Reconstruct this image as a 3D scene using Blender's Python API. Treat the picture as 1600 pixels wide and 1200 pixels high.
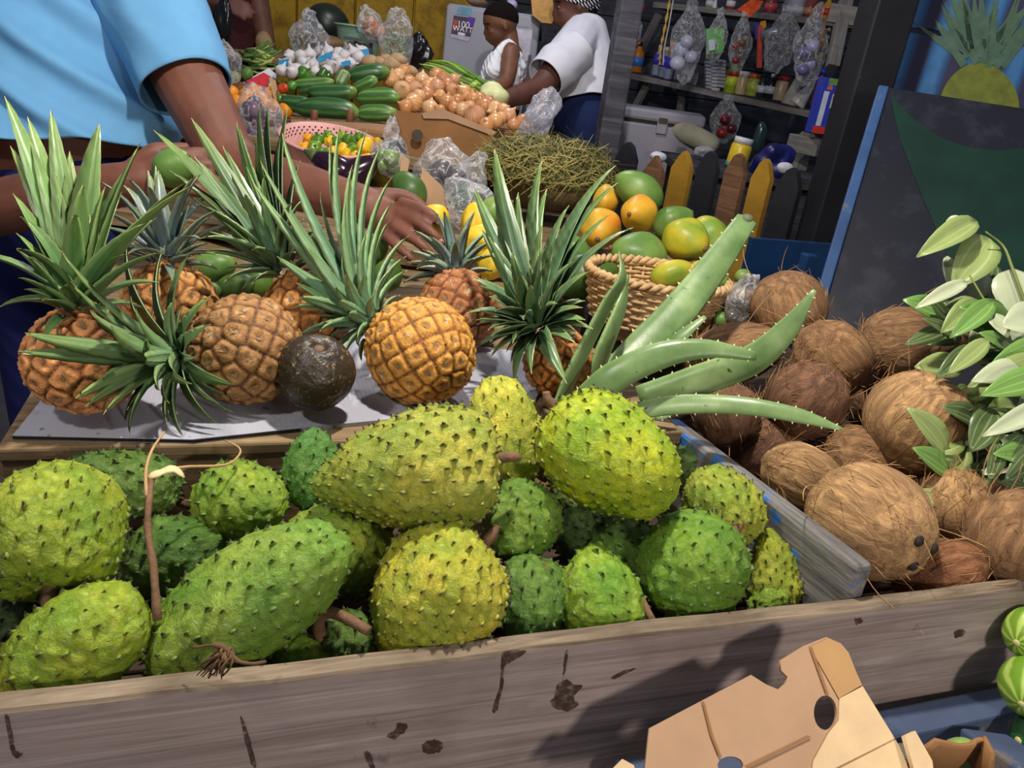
import bpy, math, random
import numpy as np
from mathutils import Vector, Matrix, Quaternion, Euler

for o in list(bpy.data.objects): bpy.data.objects.remove(o, do_unlink=True)
scene = bpy.context.scene
COL = scene.collection

# ------------------------------------------------------------------ camera
FPX = 1202.0                      # focal length in pixels of the 1600x1200 frame
PITCH, ROLL, CAMH = math.radians(22.8), math.radians(7.8), 1.29
Fv = np.array([0, math.cos(PITCH), -math.sin(PITCH)])
_U0 = np.array([0, math.sin(PITCH), math.cos(PITCH)]); _R0 = np.array([1.0, 0, 0])
Rv = math.cos(ROLL) * _R0 + math.sin(ROLL) * _U0
Uv = -math.sin(ROLL) * _R0 + math.cos(ROLL) * _U0
CAM = np.array([0, 0, CAMH])
cd = bpy.data.cameras.new('camera'); cam = bpy.data.objects.new('camera', cd); COL.objects.link(cam)
cd.sensor_fit = 'HORIZONTAL'; cd.sensor_width = 36.0; cd.lens = 36.0 * FPX / 1600.0
cd.clip_start = 0.02; cd.clip_end = 100
cam.matrix_world = Matrix(((Rv[0], Uv[0], -Fv[0], CAM[0]), (Rv[1], Uv[1], -Fv[1], CAM[1]), (Rv[2], Uv[2], -Fv[2], CAM[2]), (0, 0, 0, 1)))
scene.camera = cam

# ------------------------------------------------------------------ night sky, stall bulbs, added left fill, exposure
w = bpy.data.worlds.new('night'); scene.world = w; w.use_nodes = True
bg = w.node_tree.nodes['Background']; bg.inputs[0].default_value = (0.50, 0.56, 0.78, 1); bg.inputs[1].default_value = 0.20
def bulb(name, loc, power, size, color):
    l = bpy.data.lights.new(name, 'POINT'); l.energy = power; l.shadow_soft_size = size; l.color = color
    o = bpy.data.objects.new(name, l); COL.objects.link(o); o.location = loc; return o
bulb('stall_bulb', (-0.02, 0.84, 2.15), 86, 0.035, (1.0, 0.94, 0.84))
bulb('front_bulb', (0.80, -0.42, 1.45), 32, 0.07, (1.0, 0.92, 0.84))
bulb('left_fill', (-0.75, 0.10, 1.95), 26, 0.05, (1.0, 0.94, 0.86))  # added fill that brightens the left pineapple, no known bulb there
bulb('back_bulb', (-0.25, 2.65, 2.45), 46, 0.05, (0.98, 0.95, 1.0))
vs = scene.view_settings
vs.view_transform = 'Standard'; vs.look = 'None'; vs.gamma = 1; vs.use_curve_mapping = False; vs.exposure = 0.0

# ------------------------------------------------------------------ helpers
rng = np.random.default_rng(7); random.seed(7)
def A(*v): return np.array(v, float)
def unit(v): v = np.asarray(v, float); return v / (np.linalg.norm(v, axis=-1, keepdims=True) + 1e-12)
def ray(x, y): return Fv + Rv * (x - 800) / FPX - Uv * (y - 600) / FPX
def WD(x, y, t): return CAM + ray(x, y) * t                       # photo pixel + distance -> world
def WZ(x, y, z): d = ray(x, y); return CAM + d * ((z - CAMH) / d[2])
def WP(x, y, O, n): d = ray(x, y); return CAM + d * (np.dot(O - CAM, n) / np.dot(d, n))
def depth(p): return float(np.dot(np.asarray(p) - CAM, Fv))
def adir(th, ph=0.0):                                              # direction: th in the photo plane, ph towards the viewer
    th, ph = math.radians(th), math.radians(ph)
    return math.cos(ph) * (math.cos(th) * Rv + math.sin(th) * Uv) - math.sin(ph) * Fv
def c(r, g, b, a=1.0):
    f = lambda v: (v / 255 / 12.92) if v <= 10.3 else ((v / 255 + 0.055) / 1.055) ** 2.4
    return (f(r), f(g), f(b), a)

def frame(axis, spin=0.0, hint=(0, 0, 1)):
    z = unit(axis); h = np.asarray(hint, float)
    if abs(np.dot(z, unit(h))) > 0.97: h = A(0, 1, 0)
    x = unit(np.cross(h, z)); y = np.cross(z, x)
    s, k = math.sin(spin), math.cos(spin)
    return np.stack([x * k + y * s, y * k - x * s, z], axis=1)     # columns
def mat4(loc, R3):
    return Matrix(((R3[0, 0], R3[0, 1], R3[0, 2], loc[0]), (R3[1, 0], R3[1, 1], R3[1, 2], loc[1]), (R3[2, 0], R3[2, 1], R3[2, 2], loc[2]), (0, 0, 0, 1)))

def me(name, V, F, attrs=None, smooth=True):
    m = bpy.data.meshes.new(name)
    m.from_pydata(np.asarray(V, float).tolist(), [], F.tolist() if isinstance(F, np.ndarray) else F)
    if attrs:
        for k, v in attrs.items():
            a = m.attributes.new(k, 'FLOAT', 'POINT'); a.data.foreach_set('value', np.asarray(v, np.float32))
    if smooth: m.polygons.foreach_set('use_smooth', [True] * len(m.polygons))
    m.update(); return m
def ob(name, mesh, mat=None, parent=None, color=None):
    o = bpy.data.objects.new(name, mesh); COL.objects.link(o)
    if mat is not None and mesh is not None and len(mesh.materials) == 0: mesh.materials.append(mat)
    if parent is not None: o.parent = parent
    if color is not None: o.color = color
    return o
def tag(o, label, cat, group=None, kind=None):
    if label: o['label'] = label
    if cat: o['category'] = cat
    if group: o['group'] = group
    if kind: o['kind'] = kind
    return o
def thing(name, label, cat, M4=None, group=None):
    o = bpy.data.objects.new(name, None); COL.objects.link(o); o.empty_display_size = 0.02
    if M4 is not None: o.matrix_world = M4
    return tag(o, label, cat, group)
def struct(o): o['kind'] = 'structure'; return o
def stuff(o): o['kind'] = 'stuff'; return o

# --- numpy shape kit: every builder returns (V, F)
_sph = {}
def sphere(nu, nv):                                               # nu around, nv pole to pole, unit sphere along z
    if (nu, nv) not in _sph:
        th = np.linspace(0, math.pi, nv + 1)[1:-1]; ph = np.linspace(0, 2 * math.pi, nu, endpoint=False)
        T, P = np.meshgrid(th, ph, indexing='ij')
        V = np.stack([np.sin(T) * np.cos(P), np.sin(T) * np.sin(P), -np.cos(T)], -1).reshape(-1, 3)
        V = np.vstack([V, [[0, 0, -1]], [[0, 0, 1]]]); r = nv - 1; F = []
        for i in range(r - 1):
            for j in range(nu):
                k = (j + 1) % nu; F.append((i * nu + j, i * nu + k, (i + 1) * nu + k, (i + 1) * nu + j))
        b, t = r * nu, r * nu + 1
        for j in range(nu):
            k = (j + 1) % nu; F.append((b, k, j)); F.append((t, (r - 1) * nu + j, (r - 1) * nu + k))
        _sph[(nu, nv)] = (V, F)
    V, F = _sph[(nu, nv)]; return V.copy(), F
def join(parts):
    Vs, Fs, n = [], [], 0
    for V, F in parts:
        Vs.append(np.asarray(V, float)); Fs += [tuple(int(i) + n for i in f) for f in F]; n += len(V)
    return np.vstack(Vs), Fs
def box(cx, cy, cz, sx, sy, sz):
    V = A([-1, -1, -1], [1, -1, -1], [1, 1, -1], [-1, 1, -1], [-1, -1, 1], [1, -1, 1], [1, 1, 1], [-1, 1, 1]) * A(sx, sy, sz) / 2 + A(cx, cy, cz)
    return V, [(0, 3, 2, 1), (4, 5, 6, 7), (0, 1, 5, 4), (1, 2, 6, 5), (2, 3, 7, 6), (3, 0, 4, 7)]
def tube(P, rad, n=8, caps=True, flat=1.0, up=None):
    P = np.asarray(P, float); m = len(P); rad = np.broadcast_to(np.asarray(rad, float), (m,))
    T = unit(np.gradient(P, axis=0)); N = None; rings = []
    for i in range(m):
        if N is None:
            h = A(0, 0, 1) if up is None else np.asarray(up, float)
            if abs(np.dot(h, T[i])) > 0.95: h = A(1, 0, 0)
            N = unit(h - T[i] * np.dot(h, T[i]))
        else: N = unit(N - T[i] * np.dot(N, T[i]))
        B = np.cross(T[i], N); a = np.linspace(0, 2 * math.pi, n, endpoint=False)
        rings.append(P[i] + rad[i] * (np.outer(np.cos(a), B) + np.outer(np.sin(a), N) * flat))
    V = np.vstack(rings); F = []
    for i in range(m - 1):
        for j in range(n):
            k = (j + 1) % n; F.append((i * n + j, i * n + k, (i + 1) * n + k, (i + 1) * n + j))
    if caps: F.append(tuple(range(n - 1, -1, -1))); F.append(tuple(range((m - 1) * n, m * n)))
    return V, F
def lathe(prof, n=20, caps=True):                                  # prof: (r, z) bottom to top
    m = len(prof); a = np.linspace(0, 2 * math.pi, n, endpoint=False)
    V = np.vstack([np.stack([r * np.cos(a), r * np.sin(a), np.full(n, z)], 1) for r, z in prof]); F = []
    for i in range(m - 1):
        for j in range(n):
            k = (j + 1) % n; F.append((i * n + j, i * n + k, (i + 1) * n + k, (i + 1) * n + j))
    if caps: F.append(tuple(range(n - 1, -1, -1))); F.append(tuple(range((m - 1) * n, m * n)))
    return V, F
def bez(p, n=12):
    p = [np.asarray(q, float) for q in p]; t = np.linspace(0, 1, n)[:, None]
    if len(p) == 2: return p[0] * (1 - t) + p[1] * t
    if len(p) == 3: return p[0] * (1 - t) ** 2 + 2 * p[1] * t * (1 - t) + p[2] * t * t
    return p[0] * (1 - t) ** 3 + 3 * p[1] * t * (1 - t) ** 2 + 3 * p[2] * t * t * (1 - t) + p[3] * t ** 3
def cat(p, n=24):                                                  # Catmull-Rom through points
    p = np.asarray(p, float); q = np.vstack([2 * p[0] - p[1], p, 2 * p[-1] - p[-2]]); out = []
    s = len(p) - 1
    for u in np.linspace(0, s - 1e-6, n):
        i = int(u); t = u - i; a, b, d, e = q[i], q[i + 1], q[i + 2], q[i + 3]
        out.append(0.5 * (2 * b + (d - a) * t + (2 * a - 5 * b + 4 * d - e) * t * t + (3 * b - a - 3 * d + e) * t ** 3))
    return np.array(out)
def wob(P, freq, seed, k=9):                                       # smooth pseudo-noise of points, about -1..1
    r = np.random.default_rng(seed); P = np.asarray(P, float); s = 0
    for i in range(k):
        d = unit(r.normal(size=3)) * freq * r.uniform(0.6, 1.7)
        s = s + np.sin(P @ d + r.uniform(0, 6.28))
    return s / math.sqrt(k * 0.5) / 1.6
def fib(n):
    i = np.arange(n) + 0.5; z = 1 - 2 * i / n; ph = i * math.pi * (3 - math.sqrt(5)); s = np.sqrt(1 - z * z)
    return np.stack([s * np.cos(ph), s * np.sin(ph), z], 1)
def bevel(o, w=0.003, seg=2):
    m = o.modifiers.new('bevel', 'BEVEL'); m.width = w; m.segments = seg; m.limit_method = 'ANGLE'; return o
def beam(name, p0, p1, wdt, thk, mat, parent=None, up=(0, 0, 1), bev=0.003):
    p0, p1 = np.asarray(p0, float), np.asarray(p1, float); L = np.linalg.norm(p1 - p0); x = unit(p1 - p0)
    u = np.asarray(up, float); z = unit(u - x * np.dot(u, x)); y = np.cross(z, x)
    V, F = box(0, 0, 0, L, wdt, thk); o = ob(name, me(name, V, F, smooth=False), mat)
    o.matrix_world = mat4((p0 + p1) / 2, np.stack([x, y, z], 1))
    if parent is not None: o.parent = parent; o.matrix_parent_inverse = parent.matrix_world.inverted()
    if bev: bevel(o, bev)
    return o
def flatshape(name, outer, holes, thick, M4, mat, parent=None, bend=None):
    cu = bpy.data.curves.new(name, 'CURVE'); cu.dimensions = '2D'; cu.fill_mode = 'BOTH'; cu.extrude = thick / 2
    for pts in [outer] + list(holes):
        s = cu.splines.new('POLY'); s.points.add(len(pts) - 1); s.use_cyclic_u = True
        for p, q in zip(s.points, pts): p.co = (q[0], q[1], 0, 1)
    t = bpy.data.objects.new('tmp', cu); COL.objects.link(t)
    m = bpy.data.meshes.new_from_object(t.evaluated_get(bpy.context.evaluated_depsgraph_get()))
    bpy.data.objects.remove(t, do_unlink=True); bpy.data.curves.remove(cu)
    m.name = name; o = ob(name, m, mat); o.matrix_world = M4
    if parent is not None: o.parent = parent; o.matrix_parent_inverse = parent.matrix_world.inverted()
    return o
def textob(name, body, size, M4, mat, parent=None, ext=0.0004):
    cu = bpy.data.curves.new(name, 'FONT'); cu.body = body; cu.size = size; cu.align_x = 'CENTER'; cu.align_y = 'CENTER'; cu.extrude = ext
    t = bpy.data.objects.new('tmp', cu); COL.objects.link(t)
    m = bpy.data.meshes.new_from_object(t.evaluated_get(bpy.context.evaluated_depsgraph_get()))
    bpy.data.objects.remove(t, do_unlink=True); m.name = name
    o = ob(name, m, mat); o.matrix_world = M4
    if parent is not None: o.parent = parent; o.matrix_parent_inverse = parent.matrix_world.inverted()
    return o
def organic(name, prims, voxel=0.006, smooth=4):                   # closed lumps fused into one continuous skin
    V, F = join(prims); t = bpy.data.objects.new('tmp', me('tmp', V, F)); COL.objects.link(t)
    r = t.modifiers.new('r', 'REMESH'); r.mode = 'VOXEL'; r.voxel_size = voxel; r.use_smooth_shade = True
    s = t.modifiers.new('s', 'SMOOTH'); s.iterations = smooth; s.factor = 0.5
    m = bpy.data.meshes.new_from_object(t.evaluated_get(bpy.context.evaluated_depsgraph_get()))
    bpy.data.objects.remove(t, do_unlink=True); m.name = name
    m.polygons.foreach_set('use_smooth', [True] * len(m.polygons)); return m
def limb(P, rad, n=12, seg=None):                                   # tapered capsule chain
    P = np.asarray(P, float)
    if seg: rad = np.interp(np.linspace(0, len(P) - 1, seg), range(len(P)), rad); P = cat(P, seg)
    d0, d1 = unit(P[0] - P[1]), unit(P[-1] - P[-2]); rad = list(rad)
    P = np.vstack([P[0] + d0 * rad[0] * .8, P[0] + d0 * rad[0] * .5, P, P[-1] + d1 * rad[-1] * .5, P[-1] + d1 * rad[-1] * .8])
    return tube(P, [rad[0] * .45, rad[0] * .85] + rad + [rad[-1] * .85, rad[-1] * .45], n)
def egg(cn, rad, R3=None, nu=16, nv=12):
    V, F = sphere(nu, nv); V = V * np.asarray(rad, float)
    if R3 is not None: V = V @ np.asarray(R3).T
    return V + np.asarray(cn, float), F
def meshV(m):
    a = np.empty(len(m.vertices) * 3); m.vertices.foreach_get('co', a); return a.reshape(-1, 3)
def meshN(m):
    a = np.empty(len(m.vertices) * 3); m.vertices.foreach_get('normal', a); return a.reshape(-1, 3)
def setV(m, V): m.vertices.foreach_set('co', np.asarray(V, np.float32).ravel()); m.update()

# ------------------------------------------------------------------ materials
class NT:
    def __init__(s, name):
        s.m = bpy.data.materials.new(name); s.m.use_nodes = True; s.t = s.m.node_tree; s.n = s.t.nodes; s.l = s.t.links
        s.b = s.n['Principled BSDF']; s.tc = s.n.new('ShaderNodeTexCoord'); s.obj = s.tc.outputs['Object']
    def set(s, sock, v):
        if hasattr(v, 'is_linked') or hasattr(v, 'links'): s.l.new(v, sock)
        else: sock.default_value = v
    def map(s, scale=(1, 1, 1), loc=(0, 0, 0), rot=(0, 0, 0)):
        n = s.n.new('ShaderNodeMapping'); s.l.new(s.obj, n.inputs[0]); n.inputs['Scale'].default_value = scale
        n.inputs['Location'].default_value = loc; n.inputs['Rotation'].default_value = rot; return n.outputs[0]
    def noise(s, scale, vec=None, detail=3, rough=0.55, dist=0.0):
        n = s.n.new('ShaderNodeTexNoise'); s.l.new(vec or s.obj, n.inputs['Vector']); n.inputs['Scale'].default_value = scale
        n.inputs['Detail'].default_value = detail; n.inputs['Roughness'].default_value = rough; n.inputs['Distortion'].default_value = dist
        return n.outputs[0]
    def voro(s, scale, vec=None, feat='F1'):
        n = s.n.new('ShaderNodeTexVoronoi'); n.feature = feat; s.l.new(vec or s.obj, n.inputs['Vector']); n.inputs['Scale'].default_value = scale
        return n.outputs['Distance']
    def wave(s, scale, vec=None, dist=2.0, dscale=1.0):
        n = s.n.new('ShaderNodeTexWave'); s.l.new(vec or s.obj, n.inputs['Vector']); n.inputs['Scale'].default_value = scale
        n.inputs['Distortion'].default_value = dist; n.inputs['Detail'].default_value = 3; n.inputs['Detail Scale'].default_value = dscale
        return n.outputs['Fac']
    def ramp(s, fac, stops):
        n = s.n.new('ShaderNodeValToRGB'); s.l.new(fac, n.inputs[0]); e = n.color_ramp.elements
        while len(e) < len(stops): e.new(0.5)
        for k, (p, col) in zip(e, stops): k.position = p; k.color = col if len(col) == 4 else (*col, 1)
        return n.outputs[0]
    def step(s, fac, a, b, v0=0.0, v1=1.0):
        n = s.n.new('ShaderNodeMapRange'); s.set(n.inputs[0], fac); n.inputs[1].default_value = a; n.inputs[2].default_value = b
        n.inputs[3].default_value = v0; n.inputs[4].default_value = v1; return n.outputs[0]
    def mix(s, fac, a, b, mode='MIX'):
        n = s.n.new('ShaderNodeMix'); n.data_type = 'RGBA'; n.blend_type = mode
        s.set(n.inputs[0], fac); s.set(n.inputs[6], a); s.set(n.inputs[7], b); return n.outputs[2]
    def math(s, op, a, b=0.0):
        n = s.n.new('ShaderNodeMath'); n.operation = op; s.set(n.inputs[0], a); s.set(n.inputs[1], b); return n.outputs[0]
    def attr(s, name):
        n = s.n.new('ShaderNodeAttribute'); n.attribute_name = name; return n.outputs['Fac']
    def ocol(s): return s.n.new('ShaderNodeObjectInfo').outputs['Color']
    def orand(s): return s.n.new('ShaderNodeObjectInfo').outputs['Random']
    def xyz(s, vec=None):
        n = s.n.new('ShaderNodeSeparateXYZ'); s.l.new(vec or s.obj, n.inputs[0]); return n.outputs
    def hsv(s, col, h=0.5, sat=1.0, v=1.0):
        n = s.n.new('ShaderNodeHueSaturation'); n.inputs['Hue'].default_value = h; s.set(n.inputs['Saturation'], sat); s.set(n.inputs['Value'], v)
        s.set(n.inputs['Color'], col); return n.outputs[0]
    def bump(s, h, strength=0.4, dist=0.002, prev=None):
        n = s.n.new('ShaderNodeBump'); n.inputs['Strength'].default_value = strength; n.inputs['Distance'].default_value = dist
        s.l.new(h, n.inputs['Height'])
        if prev is not None: s.l.new(prev, n.inputs['Normal'])
        s.l.new(n.outputs[0], s.b.inputs['Normal']); return n.outputs[0]
    def fin(s, col=None, rough=0.5, spec=0.5, **kw):
        if col is not None: s.set(s.b.inputs['Base Color'], col)
        s.set(s.b.inputs['Roughness'], rough); s.b.inputs['Specular IOR Level'].default_value = spec
        for k, v in kw.items(): s.set(s.b.inputs[k.replace('_', ' ')], v)
        return s.m
MATS = {}
def plain(name, col, rough=0.5, var=0.18, scale=30, bump=0.0, spec=0.5, **kw):
    if name in MATS: return MATS[name]
    t = NT(name); n = t.noise(scale, detail=4)
    dk = tuple(v * (1 - var) for v in col[:3]) + (1,); lt = tuple(min(1, v * (1 + var)) for v in col[:3]) + (1,)
    cc = t.ramp(n, [(0.3, dk), (0.7, lt)])
    if bump: t.bump(t.noise(scale * 4, detail=4), bump, 0.002)
    MATS[name] = t.fin(cc, rough, spec, **kw); return MATS[name]
def tinted(name, rough=0.5, var=0.2, scale=30, bump=0.0, spec=0.5):   # colour comes from each object
    if name in MATS: return MATS[name]
    t = NT(name); n = t.noise(scale, detail=4); cc = t.mix(1.0, t.ocol(), t.ramp(n, [(0.3, (1 - var,) * 3), (0.7, (1 + var,) * 3)]), 'MULTIPLY')
    if bump: t.bump(t.noise(scale * 4, detail=4), bump, 0.002)
    MATS[name] = t.fin(cc, rough, spec); return MATS[name]

def m_soursop():
    t = NT('soursop_skin'); oc = t.ocol()
    yel = t.mix(1.0, oc, (1.35, 1.12, 0.95, 1), 'MULTIPLY'); grn = t.mix(1.0, oc, (0.62, 0.80, 0.62, 1), 'MULTIPLY')
    col = t.mix(t.step(t.noise(16, detail=3), 0.35, 0.62), grn, yel)
    wr = t.noise(120, detail=6, rough=0.7, dist=0.8); col = t.mix(t.step(wr, 0.36, 0.58, 0.80, 0), col, t.mix(1.0, oc, (0.50, 0.62, 0.4, 1), 'MULTIPLY'))
    br = t.math('MULTIPLY', t.step(t.noise(24, detail=6, rough=0.7), 0.62, 0.70), t.step(t.noise(9, detail=1), 0.5, 0.62))
    col = t.mix(t.math('MULTIPLY', br, 0.75), col, c(92, 66, 36))
    col = t.mix(t.math('MULTIPLY', t.attr('areole'), 0.35), col, t.mix(1.0, oc, (0.62, 0.60, 0.4, 1), 'MULTIPLY'))
    b = t.bump(wr, 1.0, 0.0042); t.bump(t.noise(420, detail=3), 0.5, 0.0012, b)
    return t.fin(col, t.step(wr, 0.3, 0.7, 0.22, 0.44), 0.6)
def m_spine():
    t = NT('soursop_spine'); col = t.mix(t.step(t.attr('tip'), 0.12, 0.6), t.ocol(), c(44, 34, 20)); return t.fin(col, 0.55)
def m_pine():
    t = NT('pineapple_rind'); oc = t.ocol(); e = t.attr('edge'); ce = t.attr('cen')
    n = t.noise(130, detail=6, rough=0.7)
    eye = t.mix(t.step(n, 0.35, 0.65), t.mix(1.0, oc, (0.74, 0.60, 0.48, 1), 'MULTIPLY'), t.mix(1.0, oc, (1.35, 1.28, 1.1, 1), 'MULTIPLY'))
    cen = t.mix(t.step(n, 0.4, 0.6), c(120, 92, 62), c(226, 200, 160))
    eye = t.mix(t.step(ce, 0.50, 0.22, 0, .65), eye, t.mix(1.0, oc, (0.40, 0.34, 0.26, 1), 'MULTIPLY')); col = t.mix(t.math('MULTIPLY', t.step(ce, 0.62, 0.10), t.step(n, 0.50, 0.60)), eye, cen)
    gro = t.mix(t.step(t.noise(25), 0.4, 0.6), t.mix(1.0, oc, (0.34, 0.18, 0.12, 1), 'MULTIPLY'), t.mix(1.0, oc, (0.26, 0.20, 0.12, 1), 'MULTIPLY'))
    col = t.mix(t.step(e, 0.08, 0.36), gro, col)
    t.bump(t.noise(180, detail=6, rough=.7), 0.9, 0.003); return t.fin(col, 0.45)
def m_crown():
    t = NT('pineapple_leaf'); oc = t.ocol(); u = t.attr('along'); x = t.attr('across')
    n = t.noise(9, t.map((8, 8, 1)), detail=3)
    col = t.mix(t.step(u, 0.0, 0.5), t.mix(1.0, oc, (0.80, 0.92, 1.15, 1), 'MULTIPLY'), oc)
    col = t.mix(t.step(u, 0.55, 1.0, 0, 0.55), col, c(150, 176, 88))
    col = t.mix(t.step(x, 0.72, 1.0, 0, 0.6), col, c(168, 180, 110))
    col = t.mix(t.step(n, 0.3, 0.7, 0.30, 0.0), col, c(26, 44, 24)); col = t.mix(t.step(u, 0.955, 0.985), col, c(186, 160, 120))
    t.bump(t.wave(30, t.map((1, 1, 0.1)), 1.0), 0.12, 0.001)
    return t.fin(col, 0.36, 0.5)
def m_coco():
    t = NT('coconut_husk'); oc = t.ocol()
    v = t.map((70, 70, 9)); n = t.noise(1.0, v, detail=6, rough=0.7, dist=1.2); n2 = t.noise(14, detail=3)
    col = t.ramp(n, [(0.25, (0.28, 0.24, 0.22)), (0.5, (0.85, 0.82, 0.80)), (0.74, (1.7, 1.65, 1.5))])
    col = t.mix(1.0, oc, col, 'MULTIPLY'); col = t.mix(t.step(n2, 0.45, 0.65, 0, 0.5), col, t.mix(1.0, oc, (0.55, 0.5, 0.5, 1), 'MULTIPLY'))
    b = t.bump(n, 1.0, 0.005); t.bump(t.noise(300, detail=3), 0.4, 0.0015, b); return t.fin(col, 0.8, 0.2)
def m_papaya(name, green, yellow, orange, lo, hi):
    t = NT(name); n = t.noise(11, detail=3, rough=0.5); z = t.xyz()[2]
    f = t.math('ADD', n, t.math('MULTIPLY', z, 1.5)); col = t.ramp(f, [(lo, green), ((lo + hi) / 2, yellow), (hi, orange)])
    col = t.mix(t.step(t.noise(140, detail=2), 0.62, 0.72, 0, 0.25), col, c(60, 70, 20))
    t.bump(t.noise(40), 0.25, 0.003); return t.fin(col, 0.42, 0.4)
def m_wood(name, base, dark, light, gx=2.5, gy=60, stain=0.5, rough=0.75, bump=0.5):
    t = NT(name); v = t.map((gx, gy, gy)); n = t.noise(1.0, v, detail=7, rough=0.68, dist=0.9); n2 = t.noise(7, detail=4); n3 = t.noise(22, t.map((1, .6, .6)), detail=5, rough=0.6)
    col = t.ramp(n, [(0.28, dark), (0.5, base), (0.72, light)])
    col = t.mix(t.math('MULTIPLY', t.step(n2, 0.48, 0.68), stain), col, dark)
    col = t.mix(t.math('MULTIPLY', t.step(n3, 0.64, 0.70), stain), col, c(62, 44, 34))
    t.bump(n, bump, 0.0025); return t.fin(col, rough, 0.3)
def m_paintwood(name, base, dark, under, wear=0.6):
    t = NT(name); n = t.noise(12, detail=7, rough=0.7); g = t.noise(1.0, t.map((3, 60, 60)), detail=5)
    col = t.ramp(t.noise(6, detail=4), [(0.3, dark), (0.7, base)])
    col = t.mix(t.step(n, wear, wear + 0.04), col, under); col = t.mix(t.step(g, 0.6, 0.75, 0, 0.35), col, dark)
    t.bump(g, 0.4, 0.002); return t.fin(col, 0.6, 0.35)
def m_clear(name, tint=(0.93, 0.94, 0.97), op=0.30, rough=0.12):
    t = NT(name); n = t.n; tr = n.new('ShaderNodeBsdfTransparent'); tr.inputs[0].default_value = (*tint, 1)
    lw = n.new('ShaderNodeLayerWeight'); lw.inputs[0].default_value = 0.55; mx = n.new('ShaderNodeMixShader')
    t.b.inputs['Base Color'].default_value = (*tint, 1); t.b.inputs['Roughness'].default_value = rough; t.b.inputs['Specular IOR Level'].default_value = 0.9
    cr = t.noise(30, detail=4, rough=0.6, dist=1.5); t.bump(cr, 0.9, 0.012)
    rdg = t.math('ABSOLUTE', t.math('SUBTRACT', t.noise(22, detail=3, rough=0.5, dist=1.0), 0.5)); fac = t.math('ADD', t.math('ADD', t.math('MULTIPLY', lw.outputs['Facing'], 0.26), op * 0.22), t.step(rdg, 0.035, 0.0, 0.0, 0.32))
    t.l.new(fac, mx.inputs[0]); t.l.new(tr.outputs[0], mx.inputs[1]); t.l.new(t.b.outputs[0], mx.inputs[2])
    t.l.new(mx.outputs[0], n['Material Output'].inputs[0]); return t.m
def m_skin(name, base, rough=0.58):
    t = NT(name); n = t.noise(18, detail=4); col = t.mix(t.step(n, 0.35, 0.65), tuple(v * .8 for v in base[:3]) + (1,), tuple(v * 1.12 for v in base[:3]) + (1,))
    b = t.bump(t.noise(260, detail=3), 0.15, 0.001); t.bump(t.noise(50, detail=3), 0.12, 0.004, b); return t.fin(col, rough, 0.45)
def m_cloth(name, base, fold=0.5, fs=10):
    t = NT(name); n = t.noise(30, detail=3); col = t.mix(t.step(n, 0.3, 0.7), tuple(v * .93 for v in base[:3]) + (1,), base)
    b = t.bump(t.wave(fs, t.map((1, 1, 1.6), rot=(0.4, 0.5, 0.6)), 5.0, 0.8), fold, 0.012); t.bump(t.noise(700, detail=1), 0.15, 0.0006, b); return t.fin(col, 0.85, 0.15)
def m_cuke():
    t = NT('cucumber_skin'); x = t.xyz(); ang = t.math('ARCTAN2', x[1], x[0]); s = t.math('SINE', t.math('MULTIPLY', ang, 7.0))
    s = t.math('ADD', s, t.math('MULTIPLY', t.noise(40, detail=3), 1.6)); col = t.mix(t.step(s, 0.7, 1.6), t.ocol(), t.mix(1.0, t.ocol(), (2.6, 1.9, 1.8, 1), 'MULTIPLY'))
    col = t.mix(t.step(t.attr('tip'), 0.6, 1.0, 0, 0.6), col, c(150, 176, 84)); t.bump(t.noise(160, detail=2), 0.2, 0.0015); return t.fin(col, 0.35, 0.5)
def m_onion():
    t = NT('onion_skin'); x = t.xyz(); ang = t.math('ARCTAN2', x[1], x[0]); s = t.math('SINE', t.math('ADD', t.math('MULTIPLY', ang, 16.0), t.math('MULTIPLY', t.noise(30), 4.0)))
    col = t.mix(t.step(s, -0.2, 1.0, 0, 0.45), t.ocol(), t.mix(1.0, t.ocol(), (0.62, 0.45, 0.32, 1), 'MULTIPLY')); t.bump(s, 0.1, 0.001); return t.fin(col, 0.3, 0.5)
def m_aloe():
    t = NT('aloe_skin'); n = t.noise(14, detail=4); col = t.ramp(n, [(0.3, c(84, 114, 62)), (0.55, c(120, 146, 92)), (0.75, c(154, 174, 120))])
    col = t.mix(t.step(t.attr('across'), 0.8, 1.0, 0, 0.5), col, c(160, 186, 120)); col = t.mix(t.step(t.noise(60, detail=5), 0.66, 0.72), col, c(52, 74, 34))
    t.bump(t.noise(60, t.map((1, 1, .3)), detail=3), 0.15, 0.002); return t.fin(col, 0.32, 0.5)
def m_bay():
    t = NT('bay_leaf'); oc = t.ocol(); x = t.attr('across'); v = t.step(x, 0.0, 0.10, 1, 0); v2 = t.math('COMPARE', x, 0.5); 
    t.n[-1].inputs[2].default_value = 0.05
    col = t.mix(t.step(t.noise(20, detail=3), 0.3, 0.7, 0.25, 0), oc, c(70, 90, 40)); col = t.mix(t.math('MULTIPLY', t.math('MAXIMUM', v, v2), 0.30), col, c(206, 210, 160))
    return t.fin(col, 0.35, 0.5)

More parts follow.
